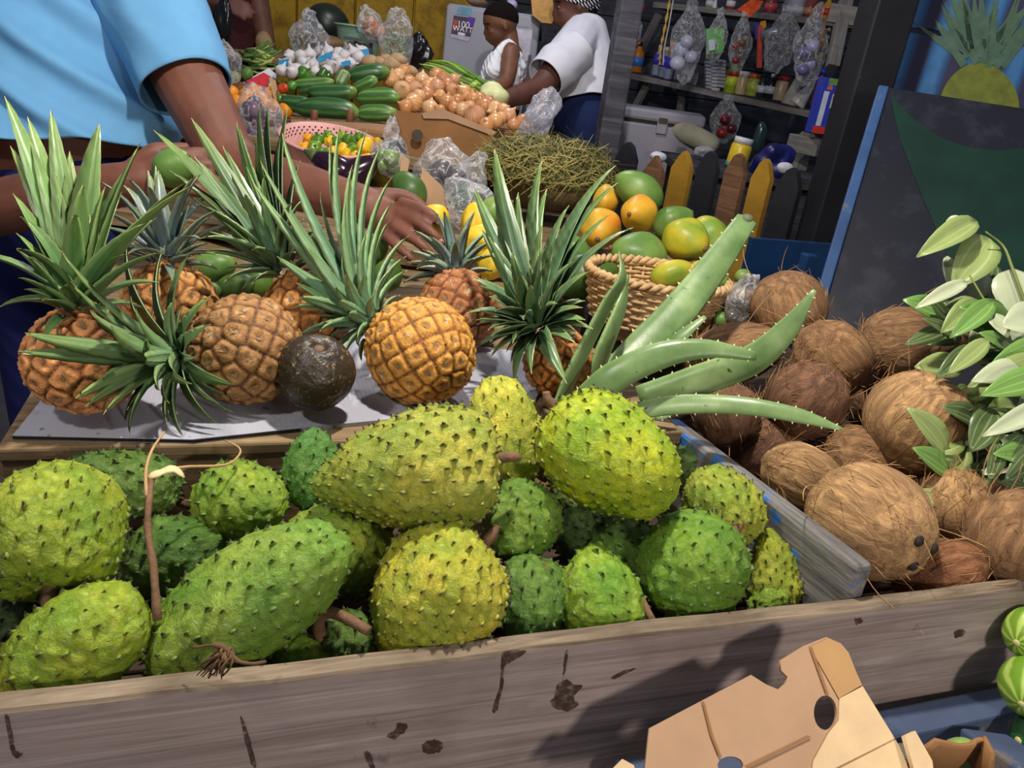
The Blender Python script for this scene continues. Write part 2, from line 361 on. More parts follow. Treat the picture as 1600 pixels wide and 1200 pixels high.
SOUR, SPINE, PINE, CROWN, COCO, CUKE, ONION, ALOE, BAY = m_soursop(), m_spine(), m_pine(), m_crown(), m_coco(), m_cuke(), m_onion(), m_aloe(), m_bay()
WOODG = m_wood('weathered_board', c(164, 146, 138), c(116, 100, 92), c(192, 176, 168))
WOODT = m_wood('old_tabletop_wood', c(140, 116, 84), c(86, 66, 44), c(178, 154, 118))
WOODD = m_wood('divider_wood', c(112, 108, 104), c(62, 58, 56), c(150, 146, 140), stain=0.7)
BARK = plain('twig_bark', c(112, 82, 56), 0.8, 0.35, 60, 0.6)
TIN = tinted('tinted_gloss', 0.32, 0.15, 25); TIM = tinted('tinted_matte', 0.7, 0.2, 25, 0.25); TIW = tinted('tinted_fruit', 0.28, 0.16, 35, 0.08)
CLEAR = m_clear('clear_plastic'); CLEARD = m_clear('clear_plastic_tight', (0.9, 0.91, 0.95), 0.15, 0.1)
CARD = plain('cardboard', c(174, 138, 106), 0.8, 0.10, 14, 0.15); CARDL = plain('cardboard_inner', c(214, 184, 140), 0.8, 0.10, 26, 0.2); CARDK = plain('cardboard_dark', c(140, 98, 56), 0.8, 0.16, 10, 0.2)
WHITE = plain('white_plastic', c(206, 206, 214), 0.45, 0.05, 12)
BLACKM = plain('opening_shade', c(16, 16, 18), 0.6, 0.2, 20)  # black that stands in for shade inside holes and gaps

# ------------------------------------------------------------------ setting
CONC = NT('concrete'); _n = CONC.noise(3, detail=8, rough=0.65); CONC.bump(CONC.noise(60, detail=5), 0.3, 0.004)
CONC = CONC.fin(CONC.ramp(_n, [(0.3, c(104, 100, 98)), (0.7, c(148, 144, 140))]), 0.85, 0.2)
g = struct(ob('floor', me('floor', *box(0, 3, -0.05, 14, 14, 0.1), smooth=False), CONC)); g['label'] = 'grey concrete ground under the market stall'
t = NT('yellow_wall'); n1 = t.noise(2.2, detail=7, rough=0.65); n2 = t.noise(9, detail=6, rough=0.7)
YW = t.fin(t.mix(t.step(n2, 0.45, 0.62, 0, 0.55), t.ramp(n1, [(0.3, c(150, 116, 36)), (0.65, c(186, 150, 48))]), c(74, 54, 26)), 0.8, 0.2)
wl = struct(ob('wall_back', me('wall', *box(-2.0, 4.85, 1.3, 3.0, 0.08, 2.6), smooth=False), YW)); wl['label'] = 'stained yellow board wall behind the vegetables'
for i in range(9):                                                   # yellow wall boards with gaps
    x = -3.33 + i * 0.333
    o = ob('board', me('board', *box(x, 4.79, 1.3, 0.318, 0.03, 2.6), smooth=False), YW, wl)
DARKW = m_wood('dark_wall_wood', c(58, 60, 68), c(30, 30, 36), c(80, 82, 90), gx=2, gy=25)
wr = struct(ob('wall_right', me('wall', *box(1.6, 5.35, 1.3, 4.2, 0.08, 2.6), smooth=False), DARKW)); wr['label'] = 'dark grey plank wall behind the goods shelves'
for i in range(13):
    ob('plank', me('plank', *box(1.6, 5.295, 0.1 + i * 0.2, 4.2, 0.024, 0.192), smooth=False), DARKW, wr)

# ------------------------------------------------------------------ crate and table, turned 20 degrees
TH = math.radians(20.0); Ku = A(math.cos(TH), math.sin(TH), 0); Kv = A(-math.sin(TH), math.cos(TH), 0)
KO = WZ(800, 1018, 0.83); KO[2] = 0
def K(a, b, z): return KO + Ku * a + Kv * b + A(0, 0, z)
def toK(p): d = np.asarray(p) - KO; return float(np.dot(d, Ku)), float(np.dot(d, Kv)), float(p[2])
KR = np.stack([Ku, Kv, A(0, 0, 1)], 1)
BT = toK(WZ(300, 692, 0.87))[1]                                      # tray front edge
AL = toK(WZ(0, 690, 0.87))[0]
AD = toK(WZ(1210, 770, 0.87))[0]                                     # divider
WOODF = m_wood('shaded_crate_floor', c(70, 54, 42), c(40, 30, 24), c(96, 76, 60))  # floor coloured dark to stand in for shade between the fruit
crate = thing('display_crate', 'weathered grey wooden crate bed holding the soursops and coconuts', 'crate', mat4(K(0, 0, 0), KR))
def kbox(name, a0, a1, b0, b1, z0, z1, mat, parent, bev=0.003):
    L = np.array([a1 - a0, b1 - b0, z1 - z0]); o = ob(name, me(name, *box(0, 0, 0, *L), smooth=False), mat, parent)
    o.location = ((a0 + a1) / 2, (b0 + b1) / 2, (z0 + z1) / 2)
    if bev: bevel(o, bev)
    return o
# front board with a slightly wavy worn top edge
nx = 90; xs = np.linspace(-0.75, 0.95, nx); V = []; F = []
for i, x in enumerate(xs):
    zt = 0.83 + 0.0011 * math.sin(x * 13) + 0.0006 * math.sin(x * 47 + 1)
    V += [(x, 0, 0.66), (x, 0.0, zt - 0.003), (x, 0.002, zt), (x, 0.017, zt + 0.001), (x, 0.019, zt - 0.002), (x, 0.019, 0.66)]
for i in range(nx - 1):
    for j in range(6):
        k = (j + 1) % 6; F.append((i * 6 + j, (i + 1) * 6 + j, (i + 1) * 6 + k, i * 6 + k))
F += [tuple(range(6)), tuple(range((nx - 1) * 6 + 5, (nx - 1) * 6 - 1, -1))]
fb = ob('front_board', me('front_board', V, F, smooth=False), WOODG, crate); fb.data.materials.append(m_wood('worn_board_rim', c(122, 106, 88), c(74, 60, 48), c(160, 142, 118), gx=6, gy=90, stain=.8))
for k_, pg in enumerate(fb.data.polygons):
    if k_ < (nx - 1) * 6 and k_ % 6 in (1, 2, 3): pg.material_index = 1
fb['label'] = 'long weathered front plank with brown stains'
# knots, drips and splits are separate dark stains lying in the wood
_t = NT('juice_stain'); STAIN = _t.fin(c(82, 58, 46), 0.6, 0.3, Alpha=_t.step(_t.noise(90, detail=5, rough=.7), .34, .66, .0, .85))
def stain(pts, nm='stain'):
    O = K(0, -0.0004, 0.75); nrm = -Kv; m_ = len(pts); pa_ = np.array([pts[-1]] + list(pts) + [pts[0]], float); pts = [tuple(p) for p in cat(pa_, m_ * 6)[5:-5] + rng.normal(size=(m_ * 6 - 10, 2)) * .7]; q = [WP(x, y, O, nrm) for x, y in pts]
    flatshape(nm, [toK(p)[0::2] for p in q], [], 0.0006, mat4(K(0, -0.0004, 0), np.stack([Ku, A(0, 0, 1), -Kv], 1)), STAIN, crate)
for pts in ([(870, 1072), (885, 1062), (898, 1070), (910, 1072), (896, 1090), (904, 1100), (888, 1111), (866, 1106), (860, 1095), (868, 1088)],
            [(884, 1018), (888, 1018), (885, 1040), (882, 1062), (879, 1060), (881, 1040)], [(785, 1022), (822, 1018), (800, 1034), (788, 1042), (786, 1070), (776, 1110), (770, 1108), (782, 1070)],
            [(660, 1165), (668, 1158), (682, 1157), (692, 1162), (690, 1172), (676, 1178), (663, 1175)], [(604, 1150), (618, 1140), (622, 1130), (636, 1132), (634, 1142), (626, 1148), (616, 1156)],
            [(376, 1122), (380, 1124), (392, 1160), (400, 1196), (395, 1198), (384, 1160)], [(568, 1178), (576, 1176), (586, 1198), (578, 1200)], [(954, 1060), (975, 1048), (994, 1045), (976, 1054), (958, 1062)],
            [(1335, 968), (1345, 966), (1348, 972), (1338, 976)], [(1490, 990), (1500, 983), (1508, 986), (1504, 994), (1492, 997)], [(8, 1120), (14, 1122), (20, 1150), (24, 1172), (36, 1178), (24, 1184), (16, 1165)]):
    stain(pts)
kbox('back_board', AL, AD - 0.03, BT, BT + 0.02, 0.70, 0.855, WOODT, crate)
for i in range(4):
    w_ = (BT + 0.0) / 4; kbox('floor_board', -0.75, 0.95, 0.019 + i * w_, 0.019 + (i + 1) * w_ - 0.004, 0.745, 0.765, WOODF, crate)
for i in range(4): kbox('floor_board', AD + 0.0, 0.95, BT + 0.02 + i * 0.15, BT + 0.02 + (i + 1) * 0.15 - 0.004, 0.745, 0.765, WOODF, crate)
kbox('side_board', -0.77, -0.75, 0, BT, 0.66, 0.84, WOODG, crate)
# divider plank: chewed lower edge, flaking blue paint
d0, d1 = toK(WZ(1062, 655, 0.875)), toK(WZ(1352, 880, 0.868))
t = NT('divider_paint'); gr = t.noise(1.0, t.map((5, 60, 60)), detail=6, rough=0.7); n = t.noise(17, detail=6, rough=0.7)
col = t.ramp(gr, [(0.3, c(58, 55, 54)), (0.5, c(118, 114, 110)), (0.7, c(158, 154, 150))]); col = t.mix(t.step(n, 0.565, 0.58), col, c(52, 124, 206))
t.bump(gr, 0.6, 0.003); DIV = t.fin(col, 0.7, 0.3)
p0_, p1_ = K(d0[0], d0[1] + 0.02, 0.80), K(d1[0], max(d1[1] - 0.045, 0.02), 0.80)
dv = beam('divider_board', p0_, p1_, 0.024, 0.135, DIV, crate, bev=0.006); dv['label'] = 'grey divider plank with flaking blue paint'
kbox('leg', -0.72, -0.65, 0.02, 0.09, 0, 0.715, WOODT, crate); kbox('leg', 0.85, 0.92, 0.02, 0.09, 0, 0.715, WOODT, crate)
kbox('leg', 0.85, 0.92, BT + .5, BT + .57, 0, 0.715, WOODT, crate)

table = thing('plank_table', 'wooden plank table under the pineapples and basket', 'table', mat4(K(0, 0, 0), KR))
AR = AD + 0.0
for i in range(7):
    b0 = BT + i * 0.15; o = kbox('plank', AL - 0.005 * (i % 2), AD - 0.035 + (0.0 if i < 4 else 0.55), b0 + (0.0 if i else -0.004), b0 + 0.147, 0.852 if i else 0.855, 0.87, WOODT, table)
for a in (AL + 0.08, AD - 0.12):
    for b in (BT + 0.06, BT + 0.95): kbox('leg', a - 0.03, a + 0.03, b - 0.03, b + 0.03, 0, 0.852, WOODT, table)
# white corrugated plastic sheet lying on the planks
FL = [(20, 684), (300, 690), (470, 672), (640, 655), (830, 634), (880, 560), (560, 520), (200, 520), (78, 612)]
P_ = [toK(WZ(x, y, 0.8725)) for x, y in FL]
t = NT('corrugated_sheet'); n = t.noise(9, detail=7, rough=0.7); col = t.mix(t.step(n, 0.56, 0.68, 0, 0.5), c(172, 172, 184), c(116, 108, 102)); col = t.mix(t.step(t.noise(45, detail=4), 0.66, 0.70, 0, .7), col, c(90, 76, 62))
t.bump(t.wave(55, t.map((1, 0.02, 1)), 0.2), 0.12, 0.001); SHEET = t.fin(col, 0.5)
sh = thing('corrugated_sheet', 'white corrugated plastic sheet under the pineapples', 'plastic sheet', mat4(K(0, 0, 0), KR))
flatshape('sheet', [p[:2] for p in P_], [], 0.005, mat4(K(0, 0, 0.8728), KR), SHEET, sh)
parts = []
q0, q1 = np.array(P_[0]), np.array(P_[1])
for i in range(64):
    m_ = q0 + (q1 - q0) * (i + 0.5) / 64; parts.append(box(m_[0], m_[1] + 0.0002, 0.8728, 0.0030, 0.0012, 0.0034))
q0, q1 = np.array(P_[1]), np.array(P_[2])
for i in range(38):
    m_ = q0 + (q1 - q0) * (i + 0.5) / 38; parts.append(box(m_[0], m_[1], 0.8728, 0.0028, 0.0015, 0.0034))
f_ = ob('flute_openings', me('flutes', *join(parts), smooth=False), BLACKM, sh); stuff(f_)  # dark blocks painted as the shade in the open flute ends

# raised platform for the vegetables at the back
plat = thing('vegetable_platform', 'raised wooden platform under the onions and cucumbers', 'table', mat4((0, 0, 0), np.eye(3)))
for i in range(7):
    o = ob('plank', me('plank', *box(-0.55, 2.27 + i * 0.16, 0.985, 1.42, 0.155, 0.03), smooth=False), WOODT, plat)
for x in (-1.2, 0.05):
    for y in (2.25, 3.2): ob('leg', me('leg', *box(x, y, 0.485, 0.07, 0.07, 0.97), smooth=False), WOODT, plat)
# second low table between the pineapples and the platform
mid = thing('low_table', 'plank table under the colander and plastic bags', 'table', mat4((0, 0, 0), np.eye(3)))
for i in range(5): ob('plank', me('plank', *box(-0.35, 1.58 + i * 0.135, 0.895, 1.0, 0.13, 0.03), smooth=False), WOODT, mid)
for x in (-0.82, 0.1):
    for y in (1.60, 2.08): ob('leg', me('leg', *box(x, y, 0.44, 0.06, 0.06, 0.88), smooth=False), WOODT, mid)

# posts
POSTM = m_wood('grey_post_wood', c(76, 76, 84), c(44, 44, 50), c(104, 104, 112), gx=2, gy=30)
BPOST = m_paintwood('black_post_paint', c(26, 26, 32), c(12, 12, 16), c(70, 62, 50), 0.68)
pz = WD(965, 120, 3.0); o = ob('stall_post', me('stall_post', *box(0, 0, 1.3, 0.085, 0.10, 2.6), smooth=False), POSTM); o.location = (pz[0], pz[1], 0); o.rotation_euler.z = 0.15; bevel(o, 0.006)
tag(o, 'dark grey wooden post beside the woman in the white shirt', 'post')
pz = WD(1318, 250, 2.1); bp = thing('black_post', 'tall black painted timber post between the shelves and the painted panel', 'post', mat4((pz[0], pz[1], 0), np.array(Euler((0, 0, 0.1)).to_matrix())))
for x, y, wx, wy in ((0, 0, 0.105, 0.11), (0.066, 0.03, 0.026, 0.07)):
    o = ob('timber', me('timber', *box(x, y, 1.25, wx, wy, 2.5), smooth=False), BPOST, bp); bevel(o, 0.006)

# picket fence
PIC = {'y': m_paintwood('yellow_picket', c(176, 134, 40), c(124, 90, 28), c(92, 70, 44), 0.63), 'b': m_paintwood('black_picket', c(38, 38, 44), c(20, 20, 26), c(60, 52, 46), 0.66), 'n': m_wood('brown_picket', c(112, 80, 56), c(74, 50, 36), c(140, 104, 76))}
fa, fz = WD(985, 300, 2.72), WD(1250, 300, 2.18); fd = unit((fz - fa) * A(1, 1, 0)); fn = A(fd[1], -fd[0], 0)
fence = thing('picket_fence', 'low fence of yellow, black and brown pickets behind the papayas', 'fence', mat4((fa[0], fa[1], 0), np.stack([fd, -fn, A(0, 0, 1)], 1)))
for px_, py_, kcol, wpx, sh_ in ((984, 222, 'b', 44, 1), (1027, 243, 'n', 42, 2), (1072, 236, 'y', 40, 1.4), (1113, 236, 'b', 40, 0.9), (1157, 240, 'n', 38, 0.8), (1199, 248, 'y', 36, 1), (1241, 262, 'b', 42, 0.8)):
    top = WP(px_, py_, fa, fn); L = np.dot(top - fa, fd); h = top[2]; hw = wpx * depth(top) / FPX / 2
    pts = [(-hw, 0), (hw, 0), (hw, h - 0.055), (hw * .45, h - 0.012 * sh_), (0, h), (-hw * .45, h - 0.014 * sh_), (-hw, h - 0.06)]
    M4 = Matrix(((1, 0, 0, L), (0, 0, -1, 0), (0, 1, 0, 0), (0, 0, 0, 1)))
    o = flatshape('picket', pts, [], 0.02, fence.matrix_world @ M4, PIC[kcol], fence)
for z in (0.35, 0.82): ob('rail', me('rail', *box(0.33, 0.03, z, 0.95, 0.03, 0.07), smooth=False), PIC['n'], fence)

# ------------------------------------------------------------------ soursops
_sp = tube([(0, 0, -0.15), (0.06, 0, 0.35), (0.16, 0, 0.7), (0.42, 0, 1.0)], [1.0, 0.55, 0.30, 0.04], 6)
_spt = np.repeat([0.0, 0.35, 0.75, 1.0], 6)
def soursop(label, x, y, z, hl, hw, th, ph, col, taper=0.15, bend=0.0, seed=1, stem=0.0, pt=0.0, dens=1.0, lump=0.07, sw=1.0, stemdir=None):
    P = WZ(x, y, z); s = depth(P) / FPX; L, Wd = hl * s, hw * s
    R3 = frame(adir(th, ph), seed * 1.7)
    root = thing('soursop', label, 'soursop', mat4(P, R3), 'soursops piled in the crate')
    def surf(n):
        zz = n[:, 2]; sx = (1 - taper * zz) * (1 - 0.10 * np.clip(-zz - 0.55, 0, 1))
        p = np.stack([n[:, 0] * Wd * sx, n[:, 1] * Wd * sx * 0.96, L * zz * (1 + pt * np.clip(zz, 0, 1) ** 5)], 1)
        dm = np.clip((-zz - 0.80) / 0.20, 0, 1); p[:, 2] += dm * L * 0.12
        p *= (1 + lump * wob(n, 2.6, seed) + 0.032 * wob(n, 6.5, seed + 50))[:, None]
        p[:, 0] += bend * L * (zz * zz - 0.3); return p
    V, F = sphere(88, 62); S = surf(V)
    area = 4 * math.pi * ((Wd * Wd + 2 * Wd * L) / 3); N = int(area / 0.0155 ** 2 * dens)
    r = np.random.default_rng(seed); nd = unit(fib(N) + r.normal(size=(N, 3)) * 0.4 / math.sqrt(N)); C0 = surf(nd); e = 1e-3
    a1 = unit(np.cross(nd, A(0.13, 0.21, 0.97))); b1 = np.cross(nd, a1)
    nrm = unit(np.cross(surf(unit(nd + a1 * e)) - C0, surf(unit(nd + b1 * e)) - C0)); nrm *= np.sign(np.sum(nrm * C0, 1))[:, None]
    d2 = ((S[:, None, :] - C0[None]) ** 2).sum(-1).min(1); ar = np.exp(-d2 / 0.0042 ** 2)
    S = S + unit(S) * (0.0016 * ar + 0.0011 * wob(V, 26, seed + 9) * (1 - ar))[:, None]
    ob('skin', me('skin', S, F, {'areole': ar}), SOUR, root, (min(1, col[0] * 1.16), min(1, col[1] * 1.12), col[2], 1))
    # spines, hooked towards the tip
    T, Ft = _sp; up = A(0, 0, 1.0); tx = unit(up - nrm * (nrm @ up)[:, None]); ty = np.cross(nrm, tx)
    sz = r.uniform(0.75, 1.35, N) * 0.0042 * (1 - 0.35 * np.clip(nd[:, 2], 0, 1)); rd = sz * 0.40
    VV = (C0 + nrm * 0.0012)[:, None, :] + T[None, :, 0:1] * (sz[:, None, None] * tx[:, None, :]) * 0.9 + T[None, :, 1:2] * (rd[:, None, None] * ty[:, None, :]) + T[None, :, 2:3] * (sz[:, None, None] * nrm[:, None, :])
    VV += (T[None, :, 0:1] * 0)  # shape guard
    FF = [tuple(i + k * len(T) for i in f) for k in range(N) for f in Ft]
    stuff(ob('spines', me('spines', VV.reshape(-1, 3), FF, {'tip': np.tile(_spt, N)}), SPINE, root, tuple(v * 0.8 for v in col[:3]) + (1,)))
    if stem:
        b = A(0, 0, -L * 0.86); sd = stemdir or (0.35, 0.1)
        pts = cat([b + A(0, 0, 0.01), b - A(0, 0, 0.012), b - A(-sd[0] * stem * .5, -sd[1] * stem * .5, 0.012 + stem * 0.55), b - A(-sd[0] * stem * 1.4, -sd[1] * stem * 1.4, 0.012 + stem * 0.9)], 9)
        ob('stem', me('stem', *tube(pts, np.linspace(0.0065, 0.0038, 9) * sw, 8)), BARK, root)
    return root
SS = [
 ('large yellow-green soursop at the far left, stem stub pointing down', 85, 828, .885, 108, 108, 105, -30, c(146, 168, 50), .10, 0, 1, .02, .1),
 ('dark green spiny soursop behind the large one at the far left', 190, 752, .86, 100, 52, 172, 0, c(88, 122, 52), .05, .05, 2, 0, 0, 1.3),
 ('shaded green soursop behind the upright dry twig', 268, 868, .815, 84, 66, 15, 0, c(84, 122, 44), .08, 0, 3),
 ('bright green soursop with a stem stub on its left, at the crate back', 382, 785, .85, 78, 64, 5, 10, c(132, 162, 52), .12, 0, 4, .045, 0, 1.2),
 ('small deep green soursop standing against the crate back', 494, 735, .87, 66, 50, 100, 0, c(84, 136, 58), .15, .1, 5),
 ('big pointed olive-yellow soursop on top at the middle of the pile', 650, 735, .925, 146, 96, 188, 5, c(166, 174, 70), .30, .06, 6, .012, .10, 1.1, .03),
 ('pale yellow upright soursop leaning on the pineapple tray', 788, 675, .91, 88, 58, 100, 5, c(194, 196, 76), .16, .05, 7, 0, 0, .8),
 ('big bright lime soursop on top beside the aloe', 950, 710, .935, 120, 88, -42, 10, c(164, 186, 36), .04, .02, 8, .012, 0, .9, .035),
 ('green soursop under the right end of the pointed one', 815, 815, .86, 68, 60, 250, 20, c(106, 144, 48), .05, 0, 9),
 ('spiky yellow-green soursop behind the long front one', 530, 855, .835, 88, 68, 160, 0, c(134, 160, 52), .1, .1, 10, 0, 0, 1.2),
 ('longest light green soursop lying across the front with a brown scar', 383, 945, .845, 188, 92, 36, 0, c(128, 162, 62), .03, -.08, 11, 0, 0, .9, .03),
 ('lime soursop at the front left corner against the board', 118, 1012, .822, 122, 82, 30, 0, c(144, 168, 48), .05, .05, 12, 0, 0, .8),
 ('lumpy yellow soursop with brown blotches at the front centre', 682, 925, .84, 116, 104, 225, 10, c(184, 186, 66), .18, .05, 13, .010, .12, 1.2, .06),
 ('small green soursop right of the yellow lumpy one', 832, 940, .812, 74, 58, 262, 10, c(90, 130, 52), .05, 0, 14),
 ('half shaded bright green soursop against the front board', 940, 938, .82, 88, 66, -55, 5, c(128, 168, 52), .1, .15, 15, 0, 0, .8),
 ('round green soursop with a stub facing the divider', 1085, 885, .84, 92, 86, 212, 25, c(108, 150, 46), .06, 0, 16, .03, 0, 1, .05),
 ('yellow-green soursop with brown flecks against the divider', 1130, 790, .865, 66, 58, 128, 0, c(156, 170, 58), .05, 0, 17, 0, 0, 1.2),
 ('small knobbly yellow soursop in the front right crate corner', 1205, 900, .805, 56, 46, 98, 0, c(150, 160, 46), .15, 0, 18, 0, .2, 1.6, .10),
 ('smallest soursop low in the front right crate corner', 1200, 945, .79, 34, 27, 60, 20, c(140, 166, 60), .1, 0, 19, 0, 0, 1.2),
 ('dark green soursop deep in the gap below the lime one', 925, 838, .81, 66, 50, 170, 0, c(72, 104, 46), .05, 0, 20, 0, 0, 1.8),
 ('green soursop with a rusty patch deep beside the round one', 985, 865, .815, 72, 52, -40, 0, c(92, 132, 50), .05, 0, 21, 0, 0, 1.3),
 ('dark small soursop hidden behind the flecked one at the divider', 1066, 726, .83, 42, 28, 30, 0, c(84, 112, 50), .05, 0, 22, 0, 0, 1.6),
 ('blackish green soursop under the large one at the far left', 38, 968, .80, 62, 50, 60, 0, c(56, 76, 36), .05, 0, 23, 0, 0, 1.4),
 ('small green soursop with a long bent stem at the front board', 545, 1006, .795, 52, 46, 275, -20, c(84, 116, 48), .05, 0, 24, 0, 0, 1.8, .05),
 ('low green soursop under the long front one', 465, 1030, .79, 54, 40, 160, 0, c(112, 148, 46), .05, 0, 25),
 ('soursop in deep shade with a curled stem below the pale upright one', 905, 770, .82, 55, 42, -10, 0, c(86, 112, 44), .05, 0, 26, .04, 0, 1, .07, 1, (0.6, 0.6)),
]
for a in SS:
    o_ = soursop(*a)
    if 'long bent stem' in a[0]:
        o2 = ob('stem', me('stem', *tube(cat([WD(508, 1012, .68), WD(498, 985, .665), WD(500, 964, .655), WD(518, 957, .645), WD(545, 968, .635), WD(576, 986, .625)], 16), np.linspace(.0062, .0042, 16), 8)), BARK, o_); o2.matrix_parent_inverse = o_.matrix_world.inverted()

# dry twig standing among the soursops, its papery end and hanging tendrils
tw = thing('dry_twig', 'dry brown twig standing upright between the left soursops', 'twig')
ob('stalk', me('stalk', *tube(cat([WD(246, 970, .61), WD(240, 890, .62), WD(231, 830, .63), WD(233, 780, .64), WD(238, 742, .66)], 14), np.linspace(.0034, .0026, 14) * (1 + .12 * np.sin(np.arange(14) * 2.1)), 8)), BARK, tw)
ob('side_shoot', me('side_shoot', *tube(cat([WD(229, 775, .64), WD(228, 735, .66), WD(238, 702, .68), WD(257, 675, .70)], 12), np.linspace(.0018, .0010, 12), 6)), plain('straw', c(176, 140, 92), .7), tw)
ob('tendril', me('tendril', *tube(cat([WD(238, 742, .66), WD(285, 730, .68), WD(350, 727, .72), WD(372, 713, .74), WD(374, 700, .75), WD(352, 688, .76)], 18), np.linspace(.0016, .0008, 18), 6)), MATS['straw'], tw)
ob('husk', me('husk', *tube(cat([WD(232, 746, .655), WD(252, 738, .66), WD(272, 733, .665), WD(288, 746, .665)], 10), [.003, .005, .0055, .0045, .005, .006, .005, .004, .003, .001], 8, flat=.4)), plain('husk_paper', c(214, 190, 140), .7), tw)
tw = ob('bark_twig', me('bark_twig', *tube(cat([WD(966, 905, .745), WD(995, 925, .74), WD(1012, 955, .73), WD(1026, 980, .72)], 10), np.linspace(.004, .0035, 10), 7)), BARK); tag(tw, 'dark twig wedged beside the half shaded soursop at the front board', 'twig')
_r = np.random.default_rng(12); _p = [tube(cat([WD(300, 1012, .572), WD(330, 1008, .566), WD(350, 1012, .565), WD(368, 1031, .568), WD(392, 1037, .575), WD(415, 1034, .585)], 16), [.0008] * 4 + [.0022] * 6 + [.0014] * 6, 6)]
for k in range(34):
    x0, y0 = 352 + _r.uniform(-8, 12), 1014 + _r.uniform(-4, 10); x1, y1 = 322 + _r.uniform(-18, 30), 1048 + _r.uniform(-12, 14); _p.append(tube(cat([WD(x0, y0, .567), WD((x0 + x1) / 2 + _r.uniform(-6, 6), (y0 + y1) / 2 + _r.uniform(-4, 4), .563 + _r.uniform(-.003, .003)), WD(x1, y1, .572)], 7), np.linspace(.0014, .0005, 7), 4))
tw = ob('root_tuft', me('root_tuft', *join(_p)), plain('dry_root', c(104, 76, 50), .9, .3, 60, .5)); tag(tw, 'dried brown root tuft stuck to the longest soursop', 'root tuft')

# ------------------------------------------------------------------ pineapples
def blade(base, tip, axis, wd, arch=0.18, n=18, inward=None, thin=1.0):
    base, tip, axis = map(lambda v: np.asarray(v, float), (base, tip, axis)); L = np.linalg.norm(tip - base)
    P = bez([base, base + (tip - base) * 0.5 + axis * L * arch, tip], n); T = unit(np.gradient(P, axis=0)); t = np.linspace(0, 1, n)
    inn = axis if inward is None else np.asarray(inward, float)
    N = unit(inn - T * (T @ inn)[:, None] + 1e-6); B = np.cross(T, N)
    W_ = wd * 0.5 * np.clip((1 - t) ** 0.8 * (0.78 + 0.55 * np.sqrt(t)), 0.012, None); W_ = W_ * (1 + 0.07 * (np.arange(n) % 2))
    V = []; al = []; ac = []
    for j, s in enumerate((-1, -0.55, 0, 0.55, 1)):
        V.append(P + B * (W_ * s * 0.92)[:, None] + N * (W_ * 0.50 * s * s)[:, None]); al.append(t); ac.append(np.full(n, abs(s)))
    bk = P - N * (0.0016 * (1 - t) + 0.0004)[:, None]
    V.append(bk); al.append(t); ac.append(np.zeros(n))
    V = np.stack(V, 1).reshape(-1, 3); al = np.stack(al, 1).ravel(); ac = np.stack(ac, 1).ravel(); F = []
    for i in range(n - 1):
        for j in range(4): F.append((i * 6 + j, i * 6 + j + 1, i * 6 + 7 + j, i * 6 + 6 + j))
        F.append((i * 6 + 0, i * 6 + 6, i * 6 + 11, i * 6 + 5)); F.append((i * 6 + 5, i * 6 + 11, i * 6 + 10, i * 6 + 4))
    return V, F, {'along': al, 'across': ac}
